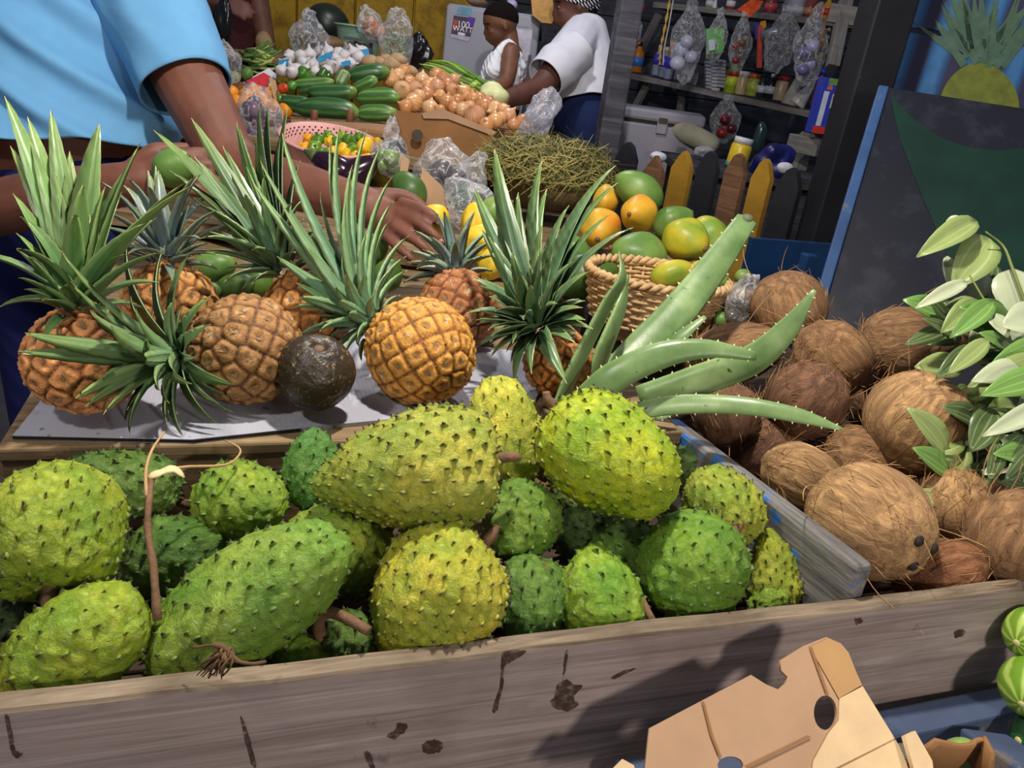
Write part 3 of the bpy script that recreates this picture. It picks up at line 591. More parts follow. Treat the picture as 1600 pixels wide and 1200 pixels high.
def pineapple(label, x, y, z, hl, hw, th, ph, col, leafcol, tips, seed, short=22, slen=(0.04, 0.085), lw=0.026, dd=0.0, neck=0.93, bulge=0.0, cshift=0):
    P = WZ(x, y, z); s = depth(P) / FPX; L, Wd = hl * s, hw * s; ax = adir(th, ph); R3 = frame(ax, seed)
    root = thing('pineapple', label, 'pineapple', mat4(P, R3), 'pineapples on the tray')
    surf = lambda n: np.stack([n[:, 0] * Wd, n[:, 1] * Wd, n[:, 2] * L], 1) * (1 + 0.10 * (1 - n[:, 2:3] ** 2) * (1 - n[:, 2:3] ** 2))
    V, F = sphere(120, 84); S = surf(V); N = int(4 * math.pi * (Wd * Wd + 2 * Wd * L) / 3 / 0.0228 ** 2); nd = fib(N); C0 = surf(nd)
    d = np.sqrt(((S[:, None, :] - C0[None]) ** 2).sum(-1)); ds = np.partition(d, 1, axis=1); f1, f2 = ds[:, 0], ds[:, 1]
    e = np.clip((f2 - f1) / 0.015, 0, 1); cn = np.clip(f1 / 0.013, 0, 1); dome = 1 - (1 - np.clip(e * 1.5, 0, 1)) ** 2
    hgt = 0.0048 * dome + 0.0012 * wob(V, 34, seed) * dome - 0.0030 * np.exp(-(cn / 0.42) ** 2)
    S = S + unit(S / A(Wd, Wd, L) ** 2) * hgt[:, None]
    ob('rind', me('rind', S, F, {'edge': e, 'cen': cn}), PINE, root, col)
    # papery bract on each eye
    r = np.random.default_rng(seed); nn = unit(C0 / A(Wd, Wd, L) ** 2); up = A(0, 0, 1.); tx = unit(up - nn * (nn @ up)[:, None] + 1e-6); ty = np.cross(nn, tx); VV, FF = [], []
    for k in range(N):
        b = C0[k] + nn[k] * 0.0022; l_ = r.uniform(.6, 1.2); q = len(VV)
        VV += [b - ty[k] * .0028 - tx[k] * .003, b + ty[k] * .0028 - tx[k] * .003, b + tx[k] * .003 * l_ + nn[k] * .0012 + ty[k] * .0011, b + tx[k] * .003 * l_ + nn[k] * .0012 - ty[k] * .0011, b + tx[k] * .008 * l_ + nn[k] * .0034 * l_ + ty[k] * r.normal() * .0015]
        FF += [(q, q + 1, q + 2, q + 3), (q + 3, q + 2, q + 4)]
    stuff(ob('bracts', me('bracts', np.array(VV), FF, smooth=False), plain('bract', c(150, 118, 78), .7, .4, 200), root))
    cb = P + ax * L * neck; db = depth(cb); inv = np.array(root.matrix_world.inverted()); i3, it = inv[:3, :3], inv[:3, 3]
    def leaf(bs, tp, w_, arch, cl):
        V, F, at = blade(bs, tp, ax, w_, arch); o = ob('leaf', me('leaf', V @ i3.T + it, F, at), CROWN, root, cl)
    def lc(k): f = r.uniform(0.95, 1.42); return (leafcol[0] * f * r.uniform(.9, 1.1), leafcol[1] * f, leafcol[2] * f * r.uniform(.85, 1.1), 1)
    for k, tp in enumerate(tips):
        off = tp[2] if len(tp) > 2 else dd + r.uniform(-.02, .02); t3 = WD(tp[0], tp[1], db + off); ln = np.linalg.norm(t3 - cb)
        side = unit((t3 - cb) - ax * np.dot(t3 - cb, ax) + 1e-6); wk = (tp[3] if len(tp) > 3 else 1.0)
        leaf(cb + side * 0.010 + ax * (0.004 + 0.05 * min(1, ln * 3) * r.uniform(.3, .8) * max(0, np.dot(unit(t3 - cb), ax))), t3, lw * (0.88 + 1.7 * ln) * wk, 0.10 + 0.14 * (1 - max(0, np.dot(unit(t3 - cb), ax))), lc(k))
    for k in range(short):
        u = k / max(1, short - 1); an = k * 2.39996; pit = math.radians(100 - 75 * u + r.uniform(-8, 8)); ln = (slen[0] + (slen[1] - slen[0]) * min(1, u * 1.4)) * r.uniform(.8, 1.2)
        sd = R3[:, 0] * math.cos(an) + R3[:, 1] * math.sin(an); dr = ax * math.cos(pit) + sd * math.sin(pit)
        bs = cb + sd * (0.022 - 0.014 * u) + ax * (0.002 + 0.035 * u); leaf(bs, bs + dr * ln, lw * (0.75 + 0.25 * u), 0.22, lc(k))
    return root
GR1, GR2 = c(104, 138, 76), c(112, 128, 122)
pineapple('pinkish orange pineapple at the left end with a tall green crown', 132, 562, .940, 80, 74, 84, 22, c(236, 168, 108), c(108, 142, 84),
 [(7, 150), (43, 182), (79, 172), (109, 236), (143, 241), (156, 193, 0, 1.5), (220, 223, -.03), (16, 228), (20, 302, -.03), (45, 331), (25, 364, -.04), (26, 390, -.05), (43, 400, -.05), (29, 434, -.06), (289, 285, -.04), (303, 289, -.05, 1.2), (231, 348, -.08, 1.3), (165, 290, -.03, 1.5), (131, 288, -.06, 1.7), (190, 300, .03), (200, 262, .05), (100, 270, .04), (60, 300, .03), (245, 340, .02), (65, 470, -.05), (38, 452, -.03), (250, 395, -.05)], 11, 18, lw=.025)
pineapple('brown pineapple lying with its spread crown facing left and forward', 385, 546, .940, 84, 74, 190, 42, c(168, 126, 78), c(112, 138, 94),
 [(38, 520, -.18, 1.2), (27, 549, -.18), (96, 392, -.13, 1.2), (199, 372, .02, 1.1), (258, 383, .03), (297, 394), (331, 461), (330, 506, -.06), (140, 484, -.15, 1.2), (173, 509, -.15, 1.6), (212, 482, -.10, 1.3), (117, 623, -.14), (133, 636, -.13), (161, 648, -.10), (110, 440, -.13), (198, 641), (286, 682, -.03, 1.3), (340, 663, -.02), (367, 601, -.02, 1.3), (380, 589, .02), (260, 659), (364, 644, .01), (366, 622, .02), (300, 600, -.12), (230, 560, -.14), (250, 610, -.12)], 12, 20, (.04, .075), lw=.022, dd=-.05, neck=1.12)
pineapple('half hidden pineapple with a grey-green crown behind the left pair', 267, 474, .940, 62, 60, 86, 20, c(206, 150, 84), GR2,
 [(231, 266), (243, 259), (258, 308), (298, 315), (331, 336), (329, 380), (286, 362), (205, 330), (215, 355), (332, 395), (180, 380), (300, 400)], 13, 22, (.04, .10), lw=.022)
pineapple('dark shaded pineapple behind the avocado with a splayed crown', 482, 488, .945, 64, 62, 118, 12, c(186, 128, 60), c(92, 120, 78),
 [(240, 203, .02), (299, 184, .02), (265, 266), (273, 273, -.03), (303, 244, -.02), (348, 227), (291, 303, -.03), (321, 361, -.05, 1.3), (370, 190, .03), (405, 160, .03), (420, 160, .05), (451, 167, .06), (336, 358), (345, 330), (380, 250), (330, 395), (470, 250, .05), (350, 420), (400, 215, .03), (440, 205, .05), (318, 300)], 14, 22, (.04, .09), lw=.024, neck=.98)
pineapple('golden pineapple in the middle leaning with its crown up left', 657, 549, .938, 84, 72, 150, -4, c(216, 160, 72), c(108, 142, 100),
 [(441, 207, .0, 1.3), (407, 252, -.02), (396, 285, -.03, 1.2), (531, 197, .02, 1.1), (517, 217, .03), (574, 201, .04), (551, 257, .01, 1.3), (597, 227, .05), (612, 277, .04), (615, 312, .04), (540, 315, -.02, 1.3), (610, 342, .05), (572, 365, -.03, 1.2), (640, 367, .05), (432, 400, -.04), (482, 387, -.05, 1.2), (442, 321, -.03, 1.2), (462, 442, -.03), (635, 400, .04), (637, 422, .04), (542, 425, -.07, 1.2), (502, 506, -.03), (559, 534, -.04), (480, 350, .03), (500, 300, .05), (530, 470, -.07)], 15, 26, (.035, .07), lw=.024, neck=.95)
pineapple('small rusty pineapple with a short blue-green crown at the back', 717, 483, .932, 60, 54, 96, -26, c(176, 116, 66), GR2,
 [(672, 375), (637, 392), (635, 410), (704, 377), (687, 387), (731, 392), (755, 400), (761, 425), (625, 445), (650, 420), (715, 380), (742, 395), (660, 390)], 16, 26, (.03, .07), lw=.022, neck=.9)
pineapple('pineapple mostly hidden by its dark crown beside the aloe', 872, 566, .922, 50, 46, 122, 30, c(196, 132, 62), c(84, 112, 76),
 [(773, 232, .06, 1.3), (848, 249, .08), (963, 258, .04, 1.2), (966, 285, .02, 1.1), (990, 355, 0), (955, 333, .0), (855, 295, .05, 1.2), (740, 293, .06), (752, 358, .03), (765, 370, 0), (921, 424, -.04, 1.3), (787, 436, -.05, 1.3), (829, 445, -.08, 1.3), (746, 486, -.04), (744, 500, -.05), (915, 470, -.03, 1.1), (915, 500, -.05, 1.2), (927, 514, -.05), (768, 525, -.08), (742, 545, -.03), (899, 536, -.05), (886, 600, -.07, 1.2), (804, 602, -.06, 1.1), (767, 558, -.04), (831, 585, -.07), (890, 320, .05), (810, 300, .06), (880, 360, .03), (800, 360, .03), (848, 350, .0, 1.3)], 17, 30, (.04, .08), lw=.024, dd=-.03, neck=1.25)
# dark avocado between the pineapples
P = WZ(494, 580, .934); s = depth(P) / FPX; V, F = sphere(72, 50)
V = V * A(62, 60, 60) * s * (1 + .05 * wob(V, 3, 5) + .012 * wob(V, 22, 6))[:, None] - A(0, 0, 1) * (0.010 * np.exp(-((V[:, :2] ** 2).sum(1)) / .05) * (V[:, 2] > 0))[:, None]
t = NT('avocado_skin'); n = t.noise(170, detail=3, rough=.6); col = t.mix(t.step(n, .60, .68), t.ramp(t.noise(12), [(.35, c(38, 28, 22)), (.7, c(62, 50, 34))]), c(138, 118, 76)); t.bump(t.noise(150, detail=2), .6, .003); AVO = t.fin(col, .45)
av = thing('avocado', 'dark brown pebbly avocado between the pineapples on the sheet', 'avocado', mat4(P, frame(adir(70, 40))))
ob('skin', me('skin', V, F), AVO, av); ob('stem_scar', me('scar', *egg((0, 0, 60 * s - .012), (.008, .008, .005))), BARK, av)

# ------------------------------------------------------------------ aloe
al = thing('aloe_plant', 'cut aloe with thick toothed leaves lying over the divider', 'aloe', mat4(WD(930, 640, 1.0), np.eye(3)))
TOOTH = plain('aloe_tooth', c(206, 206, 150), .5)
def aloe(pts, wds, n=26, up=(0, -.4, .9), cut=False):
    P = cat([WD(*p) for p in pts], n) - np.array(al.location); dm = np.mean([p[2] for p in pts]); W_ = np.interp(np.linspace(0, 1, n), np.linspace(0, 1, len(wds)), wds) * dm / FPX / 2
    V, F = tube(P, W_, 12, True, 0.34, up); a = np.tile(np.abs(np.cos(np.linspace(0, 2 * math.pi, 12, endpoint=False))), n)
    o = ob('leaf', me('leaf', V, F, {'across': a}), ALOE, al); VV, FF = [], []
    T = unit(np.gradient(P, axis=0))
    for i in range(2, n - 1, 2):
        for sd in (0, 6):
            e = V[i * 12 + sd]; out = unit(e - P[i]); q = len(VV); k = max(.0016, W_[i] * .10)
            nn = np.cross(T[i], out); VV += [e - T[i] * k * .9 - out * .0006, e + T[i] * k * .9 - out * .0006, e + out * k * 1.5 + T[i] * k * .6, e + nn * k * .6 - out * .001, e - nn * k * .6 - out * .001]
            FF += [(q, q + 3, q + 2), (q + 3, q + 1, q + 2), (q + 1, q + 4, q + 2), (q + 4, q, q + 2)]
    stuff(ob('teeth', me('teeth', np.array(VV), FF, smooth=False), TOOTH, o))
    if cut: ob('cut_end', me('cut', *egg(P[-1], (W_[-1] * .6, W_[-1] * .6, W_[-1] * .5))), plain('dry_cut', c(90, 96, 70), .7), o)
CS = (.75, -.3, .6)
aloe([(866, 650, 1.0), (900, 572, .99), (945, 482, .98), (972, 435, .97), (968, 393, .985)], [30, 40, 36, 32, 24, 5], up=(.8, -.55, .2))
aloe([(905, 650, 1.04), (940, 555, 1.04), (970, 480, 1.05), (982, 430, 1.06)], [40, 46, 36, 6], up=(.8, -.5, .2))
aloe([(955, 590, 1.08), (1035, 515, 1.12), (1105, 430, 1.16), (1167, 343, 1.2)], [48, 62, 56, 48, 36], up=(-.2, -.8, .55), cut=True)
aloe([(900, 640, .97), (955, 592, .95), (1030, 556, .94), (1105, 545, .935), (1182, 557, .93)], [46, 50, 44, 30, 14], up=(-.1, -.75, .6))
aloe([(1000, 625, 1.03), (1090, 595, 1.01), (1175, 562, .975), (1232, 512, .95), (1273, 453, .93)], [48, 52, 48, 34, 6], up=(.1, -.8, .5))
aloe([(985, 645, .975), (1060, 632, .95), (1160, 634, .92), (1250, 650, .90), (1316, 671, .885)], [30, 34, 30, 24, 6], up=(0, -.7, .7))
aloe([(1030, 556, 1.1), (1065, 525, 1.1), (1102, 495, 1.1)], [14, 22, 8], 14)
aloe([(1005, 650, 1.0), (1035, 648, 1.0), (1058, 640, 1.0)], [18, 20, 6], 10)

# ------------------------------------------------------------------ coconuts
FIB = plain('coconut_fibre', c(178, 136, 88), .8, .3, 40)
def coconut(label, x, y, z, hl, hw, th, ph, col, seed, point=0.0, eyes=False, hair=150, lng=5):
    P = WZ(x, y, z); s = depth(P) / FPX; L, Wd = hl * s, hw * s; R3 = frame(adir(th, ph), seed * .7)
    root = thing('coconut', label, 'coconut', mat4(P, R3), 'husked coconuts in the crate')
    V, F = sphere(80, 56); r = np.random.default_rng(seed)
    def surf(n):
        zz = n[:, 2:3]; rr = 1 + .05 * wob(n, 2.5, seed)[:, None] + .015 * wob(n * A(1, 1, .3), 12, seed + 3)[:, None]
        p = n * A(Wd, Wd * .97, L) * rr
        if point: k = np.clip((zz[:, 0] - .35) / .65, 0, 1); p[:, 2] += point * L * k ** 2.5; p[:, :2] *= 1 - .55 * k[:, None]
        return p
    S = surf(V); ob('husk', me('husk', S, F), COCO, root, col)
    parts = []
    nd = unit(r.normal(size=(hair, 3))); C0 = surf(nd)
    for k in range(hair):
        n = unit(C0[k]); tg = unit(A(0, 0, 1) - n * n[2] + r.normal(size=3) * .35); l_ = r.uniform(.010, .028)
        if k < lng: l_ = r.uniform(.04, .07); pts = bez([C0[k] * .99, C0[k] + n * l_ * .6 + tg * l_ * .3, C0[k] + n * l_ * .7 + tg * l_], 7); parts.append(tube(pts, [.0006] * 6 + [.0002], 4, False))
        else: pts = bez([C0[k] * .997, C0[k] * 1.02 + tg * l_ * .5, C0[k] * r.uniform(1.0, 1.03) + tg * l_], 4); parts.append(tube(pts, [.00045] * 3 + [.0002], 3, False))
    stuff(ob('fibres', me('fibres', *join(parts)), FIB, root))
    if eyes:
        for a in (0, 2.1, 4.2):
            q = surf(unit(A([math.cos(a) * .26, math.sin(a) * .26, .95])))[0]; ob('eye', me('eye', *egg(q, (.0065, .0065, .004))), plain('coconut_eye', c(40, 30, 24), .7), root)
    return root
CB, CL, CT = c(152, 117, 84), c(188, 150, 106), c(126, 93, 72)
for a in (
 ('round coconut at the back beside the plastic bag and black post', 1231, 482, .950, 60, 62, 110, 10, CB, 31),
 ('tapered coconut with a fibrous point towards the leaves', 1408, 537, .935, 64, 56, 4, 12, CB, 32, .75),
 ('hairy coconut in the middle of the back row', 1296, 562, .915, 66, 60, 130, 20, CB, 33, 0, False, 260),
 ('largest round coconut beside the bundle of leaves', 1435, 659, .900, 80, 84, 60, 20, CL, 34),
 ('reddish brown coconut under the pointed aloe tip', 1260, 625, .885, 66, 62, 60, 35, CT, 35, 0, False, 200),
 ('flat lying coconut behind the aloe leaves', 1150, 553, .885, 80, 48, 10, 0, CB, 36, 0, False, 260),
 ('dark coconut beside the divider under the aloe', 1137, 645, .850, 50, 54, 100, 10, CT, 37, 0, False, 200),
 ('tan coconut touching the middle of the divider', 1252, 742, .835, 66, 50, -25, 10, CL, 38),
 ('pale coconut with three dark eyes at the divider end', 1360, 815, .862, 98, 92, -38, 58, CL, 39, 0, True, 180),
 ('coconut wedged under the largest one', 1345, 712, .835, 58, 48, 160, 0, CB, 40),
 ('hairy tufted coconut in the front right group', 1493, 795, .838, 62, 56, 90, 10, CL, 41, 0, False, 300, 8),
 ('coconut cut off by the right edge of the frame', 1582, 842, .855, 74, 70, 70, 10, CB, 42),
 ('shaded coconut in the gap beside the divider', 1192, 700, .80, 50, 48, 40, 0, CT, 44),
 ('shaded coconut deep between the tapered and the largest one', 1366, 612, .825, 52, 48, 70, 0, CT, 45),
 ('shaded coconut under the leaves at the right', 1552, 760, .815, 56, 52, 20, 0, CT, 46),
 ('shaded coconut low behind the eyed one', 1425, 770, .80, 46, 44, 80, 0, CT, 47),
 ('low coconut against the front board', 1468, 898, .812, 70, 52, 20, 5, c(140, 96, 66), 43, 0, False, 220),
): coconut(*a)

# ------------------------------------------------------------------ bundle of leaves
bl = thing('leaf_bundle', 'bundle of cut pale green bay leaves right of the coconuts', 'leaf bundle', mat4(WD(1600, 600, 1.05), np.eye(3)))
def bay(b, tp, wd, col, fold=.25, arch=.1, up=None, n=9):
    b, tp = np.asarray(b), np.asarray(tp); L = np.linalg.norm(tp - b); u = unit(np.asarray(up if up is not None else -Fv + Uv * .4)); P = bez([b, (b + tp) / 2 + u * L * arch, tp], n) - np.array(bl.location)
    T = unit(np.gradient(P, axis=0)); N = unit(u - T * (T @ u)[:, None]); B = np.cross(T, N); t = np.linspace(0, 1, n); W_ = wd / 2 * np.clip(np.sin(math.pi * np.clip(t, 0, 1) ** .8), .03, 1) ** .8
    ss = (-1, -.5, 0, .5, 1); V = np.stack([P + B * (W_ * s)[:, None] + N * (W_ * fold * abs(s))[:, None] for s in ss], 1).reshape(-1, 3)
    F = [(i * 5 + j, i * 5 + j + 1, i * 5 + 6 + j, i * 5 + 5 + j) for i in range(n - 1) for j in range(4)]
    o = ob('leaf', me('leaf', V, F, {'across': np.tile(np.abs(ss), n)}), BAY, bl, col); m = o.modifiers.new('thickness', 'SOLIDIFY'); m.thickness = .0006
G_, GP, GD, GB = c(150, 168, 100), c(196, 204, 168), c(84, 104, 60), c(116, 160, 76)
for (bx, by, tx_, ty_, wp, d, cl, fo) in (
 (1526, 345, 1432, 402, 40, 1.12, G_, .7), (1545, 372, 1487, 452, 62, 1.13, G_, .45), (1475, 352, 1508, 345, 26, 1.15, GP, .2), (1512, 440, 1430, 482, 24, 1.08, GP, .5), (1583, 420, 1592, 505, 84, 1.10, GP, .08),
 (1530, 470, 1470, 520, 40, 1.06, G_, .4), (1552, 470, 1484, 528, 34, 1.04, GB, .5), (1480, 400, 1484, 452, 24, 1.14, GP, .3), (1535, 425, 1518, 470, 44, 1.16, GP, .2), (1555, 412, 1530, 470, 36, 1.18, GD, .2), (1545, 490, 1575, 528, 30, 1.03, GP, .3),
 (1630, 495, 1566, 510, 60, 1.02, GP, .2), (1640, 540, 1548, 570, 44, 1.0, GB, .4), (1640, 560, 1512, 605, 44, .98, G_, .35), (1640, 585, 1533, 618, 46, .95, GB, .25), (1600, 572, 1518, 596, 40, .97, GP, .2), (1640, 630, 1535, 682, 34, .92, GP, .45),
 (1555, 640, 1516, 706, 54, .97, GD, .2), (1545, 530, 1480, 585, 30, 1.0, G_, .3), (1520, 540, 1462, 592, 30, 1.01, GD, .3), (1560, 690, 1545, 752, 28, .95, GD, .3), (1600, 680, 1560, 730, 40, .96, GD, .2), (1625, 700, 1570, 752, 40, .95, GD, .2), (1640, 600, 1590, 640, 40, .97, GP, .2),
 (1600, 520, 1555, 548, 34, 1.04, GP, .3), (1575, 545, 1530, 520, 28, 1.03, GB, .3)):
    bay(WD(bx, by, d + .02), WD(tx_, ty_, d), wp * d / FPX, cl, fo)
r = np.random.default_rng(3)
for k in range(110):
    x, y = r.uniform(1478, 1720), r.uniform(440, 780); d = 1.10 - (y - 450) * .0005 + r.uniform(.0, .08); an = r.uniform(2.2, 4.4); ln = r.uniform(50, 95)
    bay(WD(x, y, d + .02), WD(x + math.cos(an) * ln, y - math.sin(an) * ln, d + r.uniform(-.03, .03)), r.uniform(26, 46) * d / FPX, (G_, GD, GD, GB, GP)[r.integers(5)], r.uniform(.1, .5))
for pts in ([(1540, 362, 1.12), (1568, 385, 1.12), (1583, 422, 1.1), (1620, 520, 1.08), (1680, 640, 1.06)], [(1515, 430, 1.1), (1545, 480, 1.08), (1600, 560, 1.06), (1690, 650, 1.05)], [(1530, 620, .99), (1580, 600, 1.02), (1690, 655, 1.05)], [(1560, 720, .99), (1610, 690, 1.01), (1690, 660, 1.05)]):
    ob('stem', me('stem', *tube(cat([WD(*p) for p in pts], 14) - np.array(bl.location), np.linspace(.0012, .0035, 14), 6)), plain('green_stem', c(118, 128, 60), .5), bl)

# ------------------------------------------------------------------ papayas and basket
PGRN = m_papaya('papaya_green', c(92, 128, 58), c(122, 150, 70), c(172, 166, 66), .45, .85); PMIX = m_papaya('papaya_turning', c(120, 150, 50), c(190, 176, 44), c(214, 150, 40), .40, .80); PORG = m_papaya('papaya_ripe', c(170, 150, 50), c(214, 164, 44), c(216, 126, 44), .32, .74); PDRK = m_papaya('papaya_dark', c(62, 92, 40), c(86, 116, 46), c(120, 140, 50), .45, .85)
def papaya(label, x, y, d, hl, hw, th, ph, mt, seed, name='papaya', lobes=.03, neck=.22, grp='papayas heaped by the fence', catg='papaya'):
    P = WD(x, y, d); s = d / FPX; L, Wd = hl * s, hw * s; root = thing(name, label, catg, mat4(P, frame(adir(th, ph), seed)), grp)
    V, F = sphere(48, 32); an = np.arctan2(V[:, 1], V[:, 0]); S = V * A(Wd, Wd, L) * (1 + .04 * wob(V, 2.2, seed))[:, None]
    S[:, :2] *= (1 + lobes * np.cos(5 * an) * (1 - V[:, 2] ** 2))[:, None] * (1 - neck * np.clip(V[:, 2], -.2, 1))[:, None]
    ob('skin', me('skin', S, F), mt, root)
    ob('stem_end', me('stem_end', *egg((0, 0, L * .985), (Wd * .13, Wd * .13, Wd * .10), nu=10, nv=6)), BARK, root)
    ob('blossom_end', me('blossom_end', *egg((0, 0, -L * .985), (Wd * .10, Wd * .10, Wd * .07), nu=10, nv=6)), plain('blossom_scar', c(120, 130, 80), .6), root)
for a in (
 ('smooth green papaya at the top of the heap', 998, 297, 1.72, 42, 29, 150, 5, PGRN, 1),
 ('orange papaya on the left of the heap by the straw', 938, 358, 1.66, 35, 32, 250, 50, PORG, 2),
 ('orange and green papaya below the topmost green one', 997, 334, 1.64, 34, 29, 200, 55, PORG, 3),
 ('large light green papaya at the front centre of the heap', 996, 398, 1.56, 48, 37, 170, 20, PGRN, 4),
 ('green papaya with a yellow patch facing right', 1074, 376, 1.60, 40, 35, -40, 45, PMIX, 5),
 ('green papaya behind the yellow patched one', 1052, 348, 1.72, 34, 26, 30, 0, PGRN, 6),
 ('mottled papaya at the right side of the heap by the fence', 1112, 375, 1.70, 40, 29, -60, 10, PMIX, 7),
 ('dark green papaya lying left of the basket', 916, 430, 1.50, 52, 34, 10, 0, PDRK, 8),
 ('small yellow-green papaya in the basket behind the rim', 1050, 426, 1.50, 34, 20, 15, 10, PMIX, 9),
 ('yellow-green papaya at the basket rim right end', 1103, 430, 1.50, 32, 26, 30, 10, PMIX, 10),
 ('orange papaya half hidden between straw and green papaya', 947, 312, 1.76, 24, 20, 90, 0, PORG, 11),
 ('green papaya wedged left of the light green one', 896, 388, 1.64, 30, 20, 140, 0, PGRN, 12),
): papaya(*a)
YEL = m_papaya('starfruit_yellow', c(196, 176, 50), c(222, 180, 40), c(224, 170, 36), .30, .75)
for a in (('yellow ribbed fruit at the top of the trio by the plastic bag', 744, 352, 1.36, 36, 24, 100, 10), ('yellow ribbed fruit in the middle of the trio', 757, 382, 1.31, 38, 28, 160, 20), ('lowest yellow ribbed fruit behind the small pineapple', 768, 410, 1.30, 28, 22, 70, 20)):
    papaya(*a, YEL, 20 + a[1], 'ribbed_fruit', .10, .15, 'yellow ribbed fruits', 'ribbed fruit')
papaya('yellow mango under the fingertips', 676, 346, 1.33, 30, 26, 40, 10, YEL, 3, 'mango', 0, .1, 'loose mangoes', 'mango')
for i, (lb, x, y, d, hl, hw, th, mt) in enumerate((('green mango behind the grey crowned pineapple', 335, 416, 1.22, 34, 24, 10, PGRN), ('dark green mango in shade left of the shaded pineapple', 368, 448, 1.20, 32, 22, 20, PDRK), ('small shaded mango beside the shaded pineapple body', 404, 440, 1.22, 26, 22, 80, PDRK), ('green mango peeking below the two mangoes', 322, 455, 1.18, 24, 16, 0, PGRN), ('dark mango beside the cardboard strip', 640, 298, 1.55, 32, 26, 130, PDRK), ('green mango in shade below the hand', 575, 395, 1.35, 34, 24, 30, PDRK), ('green mango left of the small pineapple crown', 605, 430, 1.28, 28, 24, 60, PDRK), ('pale mango held by the green plastic bag', 775, 330, 1.45, 30, 24, 30, PGRN))):
    papaya(lb, x, y, d, hl, hw, th, 0, mt, 40 + i, 'mango', 0, .12, 'loose mangoes', 'mango')
for i, (lb, x, y, d, q) in enumerate((('lime on the basket rim at the right end', 1122, 440, 1.42, 17), ('bright lime beside the grey bag', 1160, 432, 1.44, 13), ('lime under the basket rim by the grey bag', 1118, 482, 1.40, 15), ('lime between the grey bag and the coconuts', 1128, 500, 1.38, 14), ('lime tucked low behind the basket', 1105, 470, 1.45, 15))):
    papaya(lb, x, y, d, q, q * .9, 40 * i, 0, PGRN, 60 + i, 'lime', 0, 0, 'loose limes', 'lime')
# woven basket
bc = WZ(1014, 500, .872); bd = depth(bc); bk = thing('wicker_basket', 'woven cane basket in front of the papayas', 'basket', mat4(bc, np.eye(3)))
CANE = plain('cane', c(196, 160, 110), .6, .25, 120); rb, rt, hh = 92 * bd / FPX, 108 * bd / FPX, .085; ns = 30; rows = 11
for k in range(ns):
    a = 2 * math.pi * k / ns; p = lambda f: A((rb + (rt - rb) * f) * math.cos(a), (rb + (rt - rb) * f) * math.sin(a) * .8, hh * f)
    ob('stake', me('stake', *tube([p(0), p(.5), p(1.02)], .0028, 6)), CANE, bk)
for q in range(rows):
    f = (q + .4) / rows; a = np.linspace(0, 2 * math.pi, ns * 4 + 1)[:-1]; R_ = rb + (rt - rb) * f + .0036 * np.cos(a * ns / 2 + math.pi * q)
    Pq = np.stack([R_ * np.cos(a), R_ * .8 * np.sin(a), np.full(len(a), hh * f)], 1); V, F = tube(np.vstack([Pq, Pq[:1]]), .0036, 6, False); ob('weaver', me('weaver', V, F), CANE, bk)
a = np.linspace(0, 2 * math.pi, 100)
for ph_ in (0, math.pi):
    Pq = np.stack([(rt + .005 * np.cos(a * 24 + ph_)) * np.cos(a), (rt + .005 * np.cos(a * 24 + ph_)) * .8 * np.sin(a), hh * 1.03 + .005 * np.sin(a * 24 + ph_)], 1); ob('rim', me('rim', *tube(Pq, .0055, 6, False)), CANE, bk)
ob('base', me('base', *lathe([(rb * .2, .001), (rb * .82, .001), (rb * .82, .006), (rb * .2, .006)], 24)), CANE, bk)

# ------------------------------------------------------------------ clear plastic bags
def bag(label, x, y, d, w, h, th, seed, mat=CLEAR, tie=.45, fill=None, name='plastic_bag', crum=.10, catg='plastic bag', grp='clear plastic bags', deep=.7, col=None):
    P = WD(x, y, d); s = d / FPX; root = thing(name, label, catg, mat4(P, frame(adir(th, 22), 0, -Fv)), grp)
    V, F = sphere(40, 30); zz = V[:, 2]; S = V * A(w * s, w * s * deep, h * s)
    k = np.clip((zz - .15) / .6, 0, 1); fl = np.clip((zz - .78) / .22, 0, 1); S[:, :2] *= (1 - tie * k + tie * 1.0 * fl)[:, None]
    S *= (1 + crum * wob(V, 5, seed) + crum * .6 * np.abs(wob(V, 11, seed + 1)) - crum * .3 * np.abs(wob(V, 24, seed + 2)))[:, None]
    ob('film', me('film', S, F), mat, root, col)
    if fill: fill(root, w * s, h * s)
    return root
def leaves_fill(col, n=160):
    def f(root, w_, h_):
        r = np.random.default_rng(n); parts = []
        for k in range(n):
            p = unit(r.normal(size=3)) * r.uniform(.2, 1) ** .4 * A(w_ * .78, w_ * .5, h_ * .55) - A(0, 0, h_ * .25); q = p + unit(r.normal(size=3)) * w_ * .30; m_ = (p + q) / 2; o_ = unit(r.normal(size=3)) * w_ * .07
            parts.append((np.array([p, m_ + o_, q, m_ - o_]), [(0, 1, 2, 3)]))
        stuff(ob('herbs', me('herbs', *join(parts), smooth=False), plain('herb_%d' % n, col, .7, .35, 60), root))
    return f
def lump_fill(cols, n=6, sc=.42):
    def f(root, w_, h_):
        r = np.random.default_rng(n)
        for k in range(n):
            p = A(r.uniform(-.45, .45) * w_, r.uniform(-.25, .25) * w_, (-.62 + .75 * (k / n)) * h_); V, F = egg(p, A(1, .9, .9) * w_ * sc * r.uniform(.8, 1.1), nu=14, nv=10); ob('content', me('content', V * 1.0, F), TIW, root, cols[k % len(cols)])
    return f
DKB = m_clear('grey_plastic', (.55, .55, .60), .55, .15)
bag('crumpled grey clear bag in front of the onion box', 692, 262, 1.62, 46, 44, 100, 1, CLEAR, .35, lump_fill([c(92, 84, 88), c(70, 62, 70)], 4, .4))
bag('clear bag beside the straw heap left edge', 730, 285, 1.66, 26, 52, 60, 2, CLEAR, .3, lump_fill([c(96, 84, 84)], 3, .45))
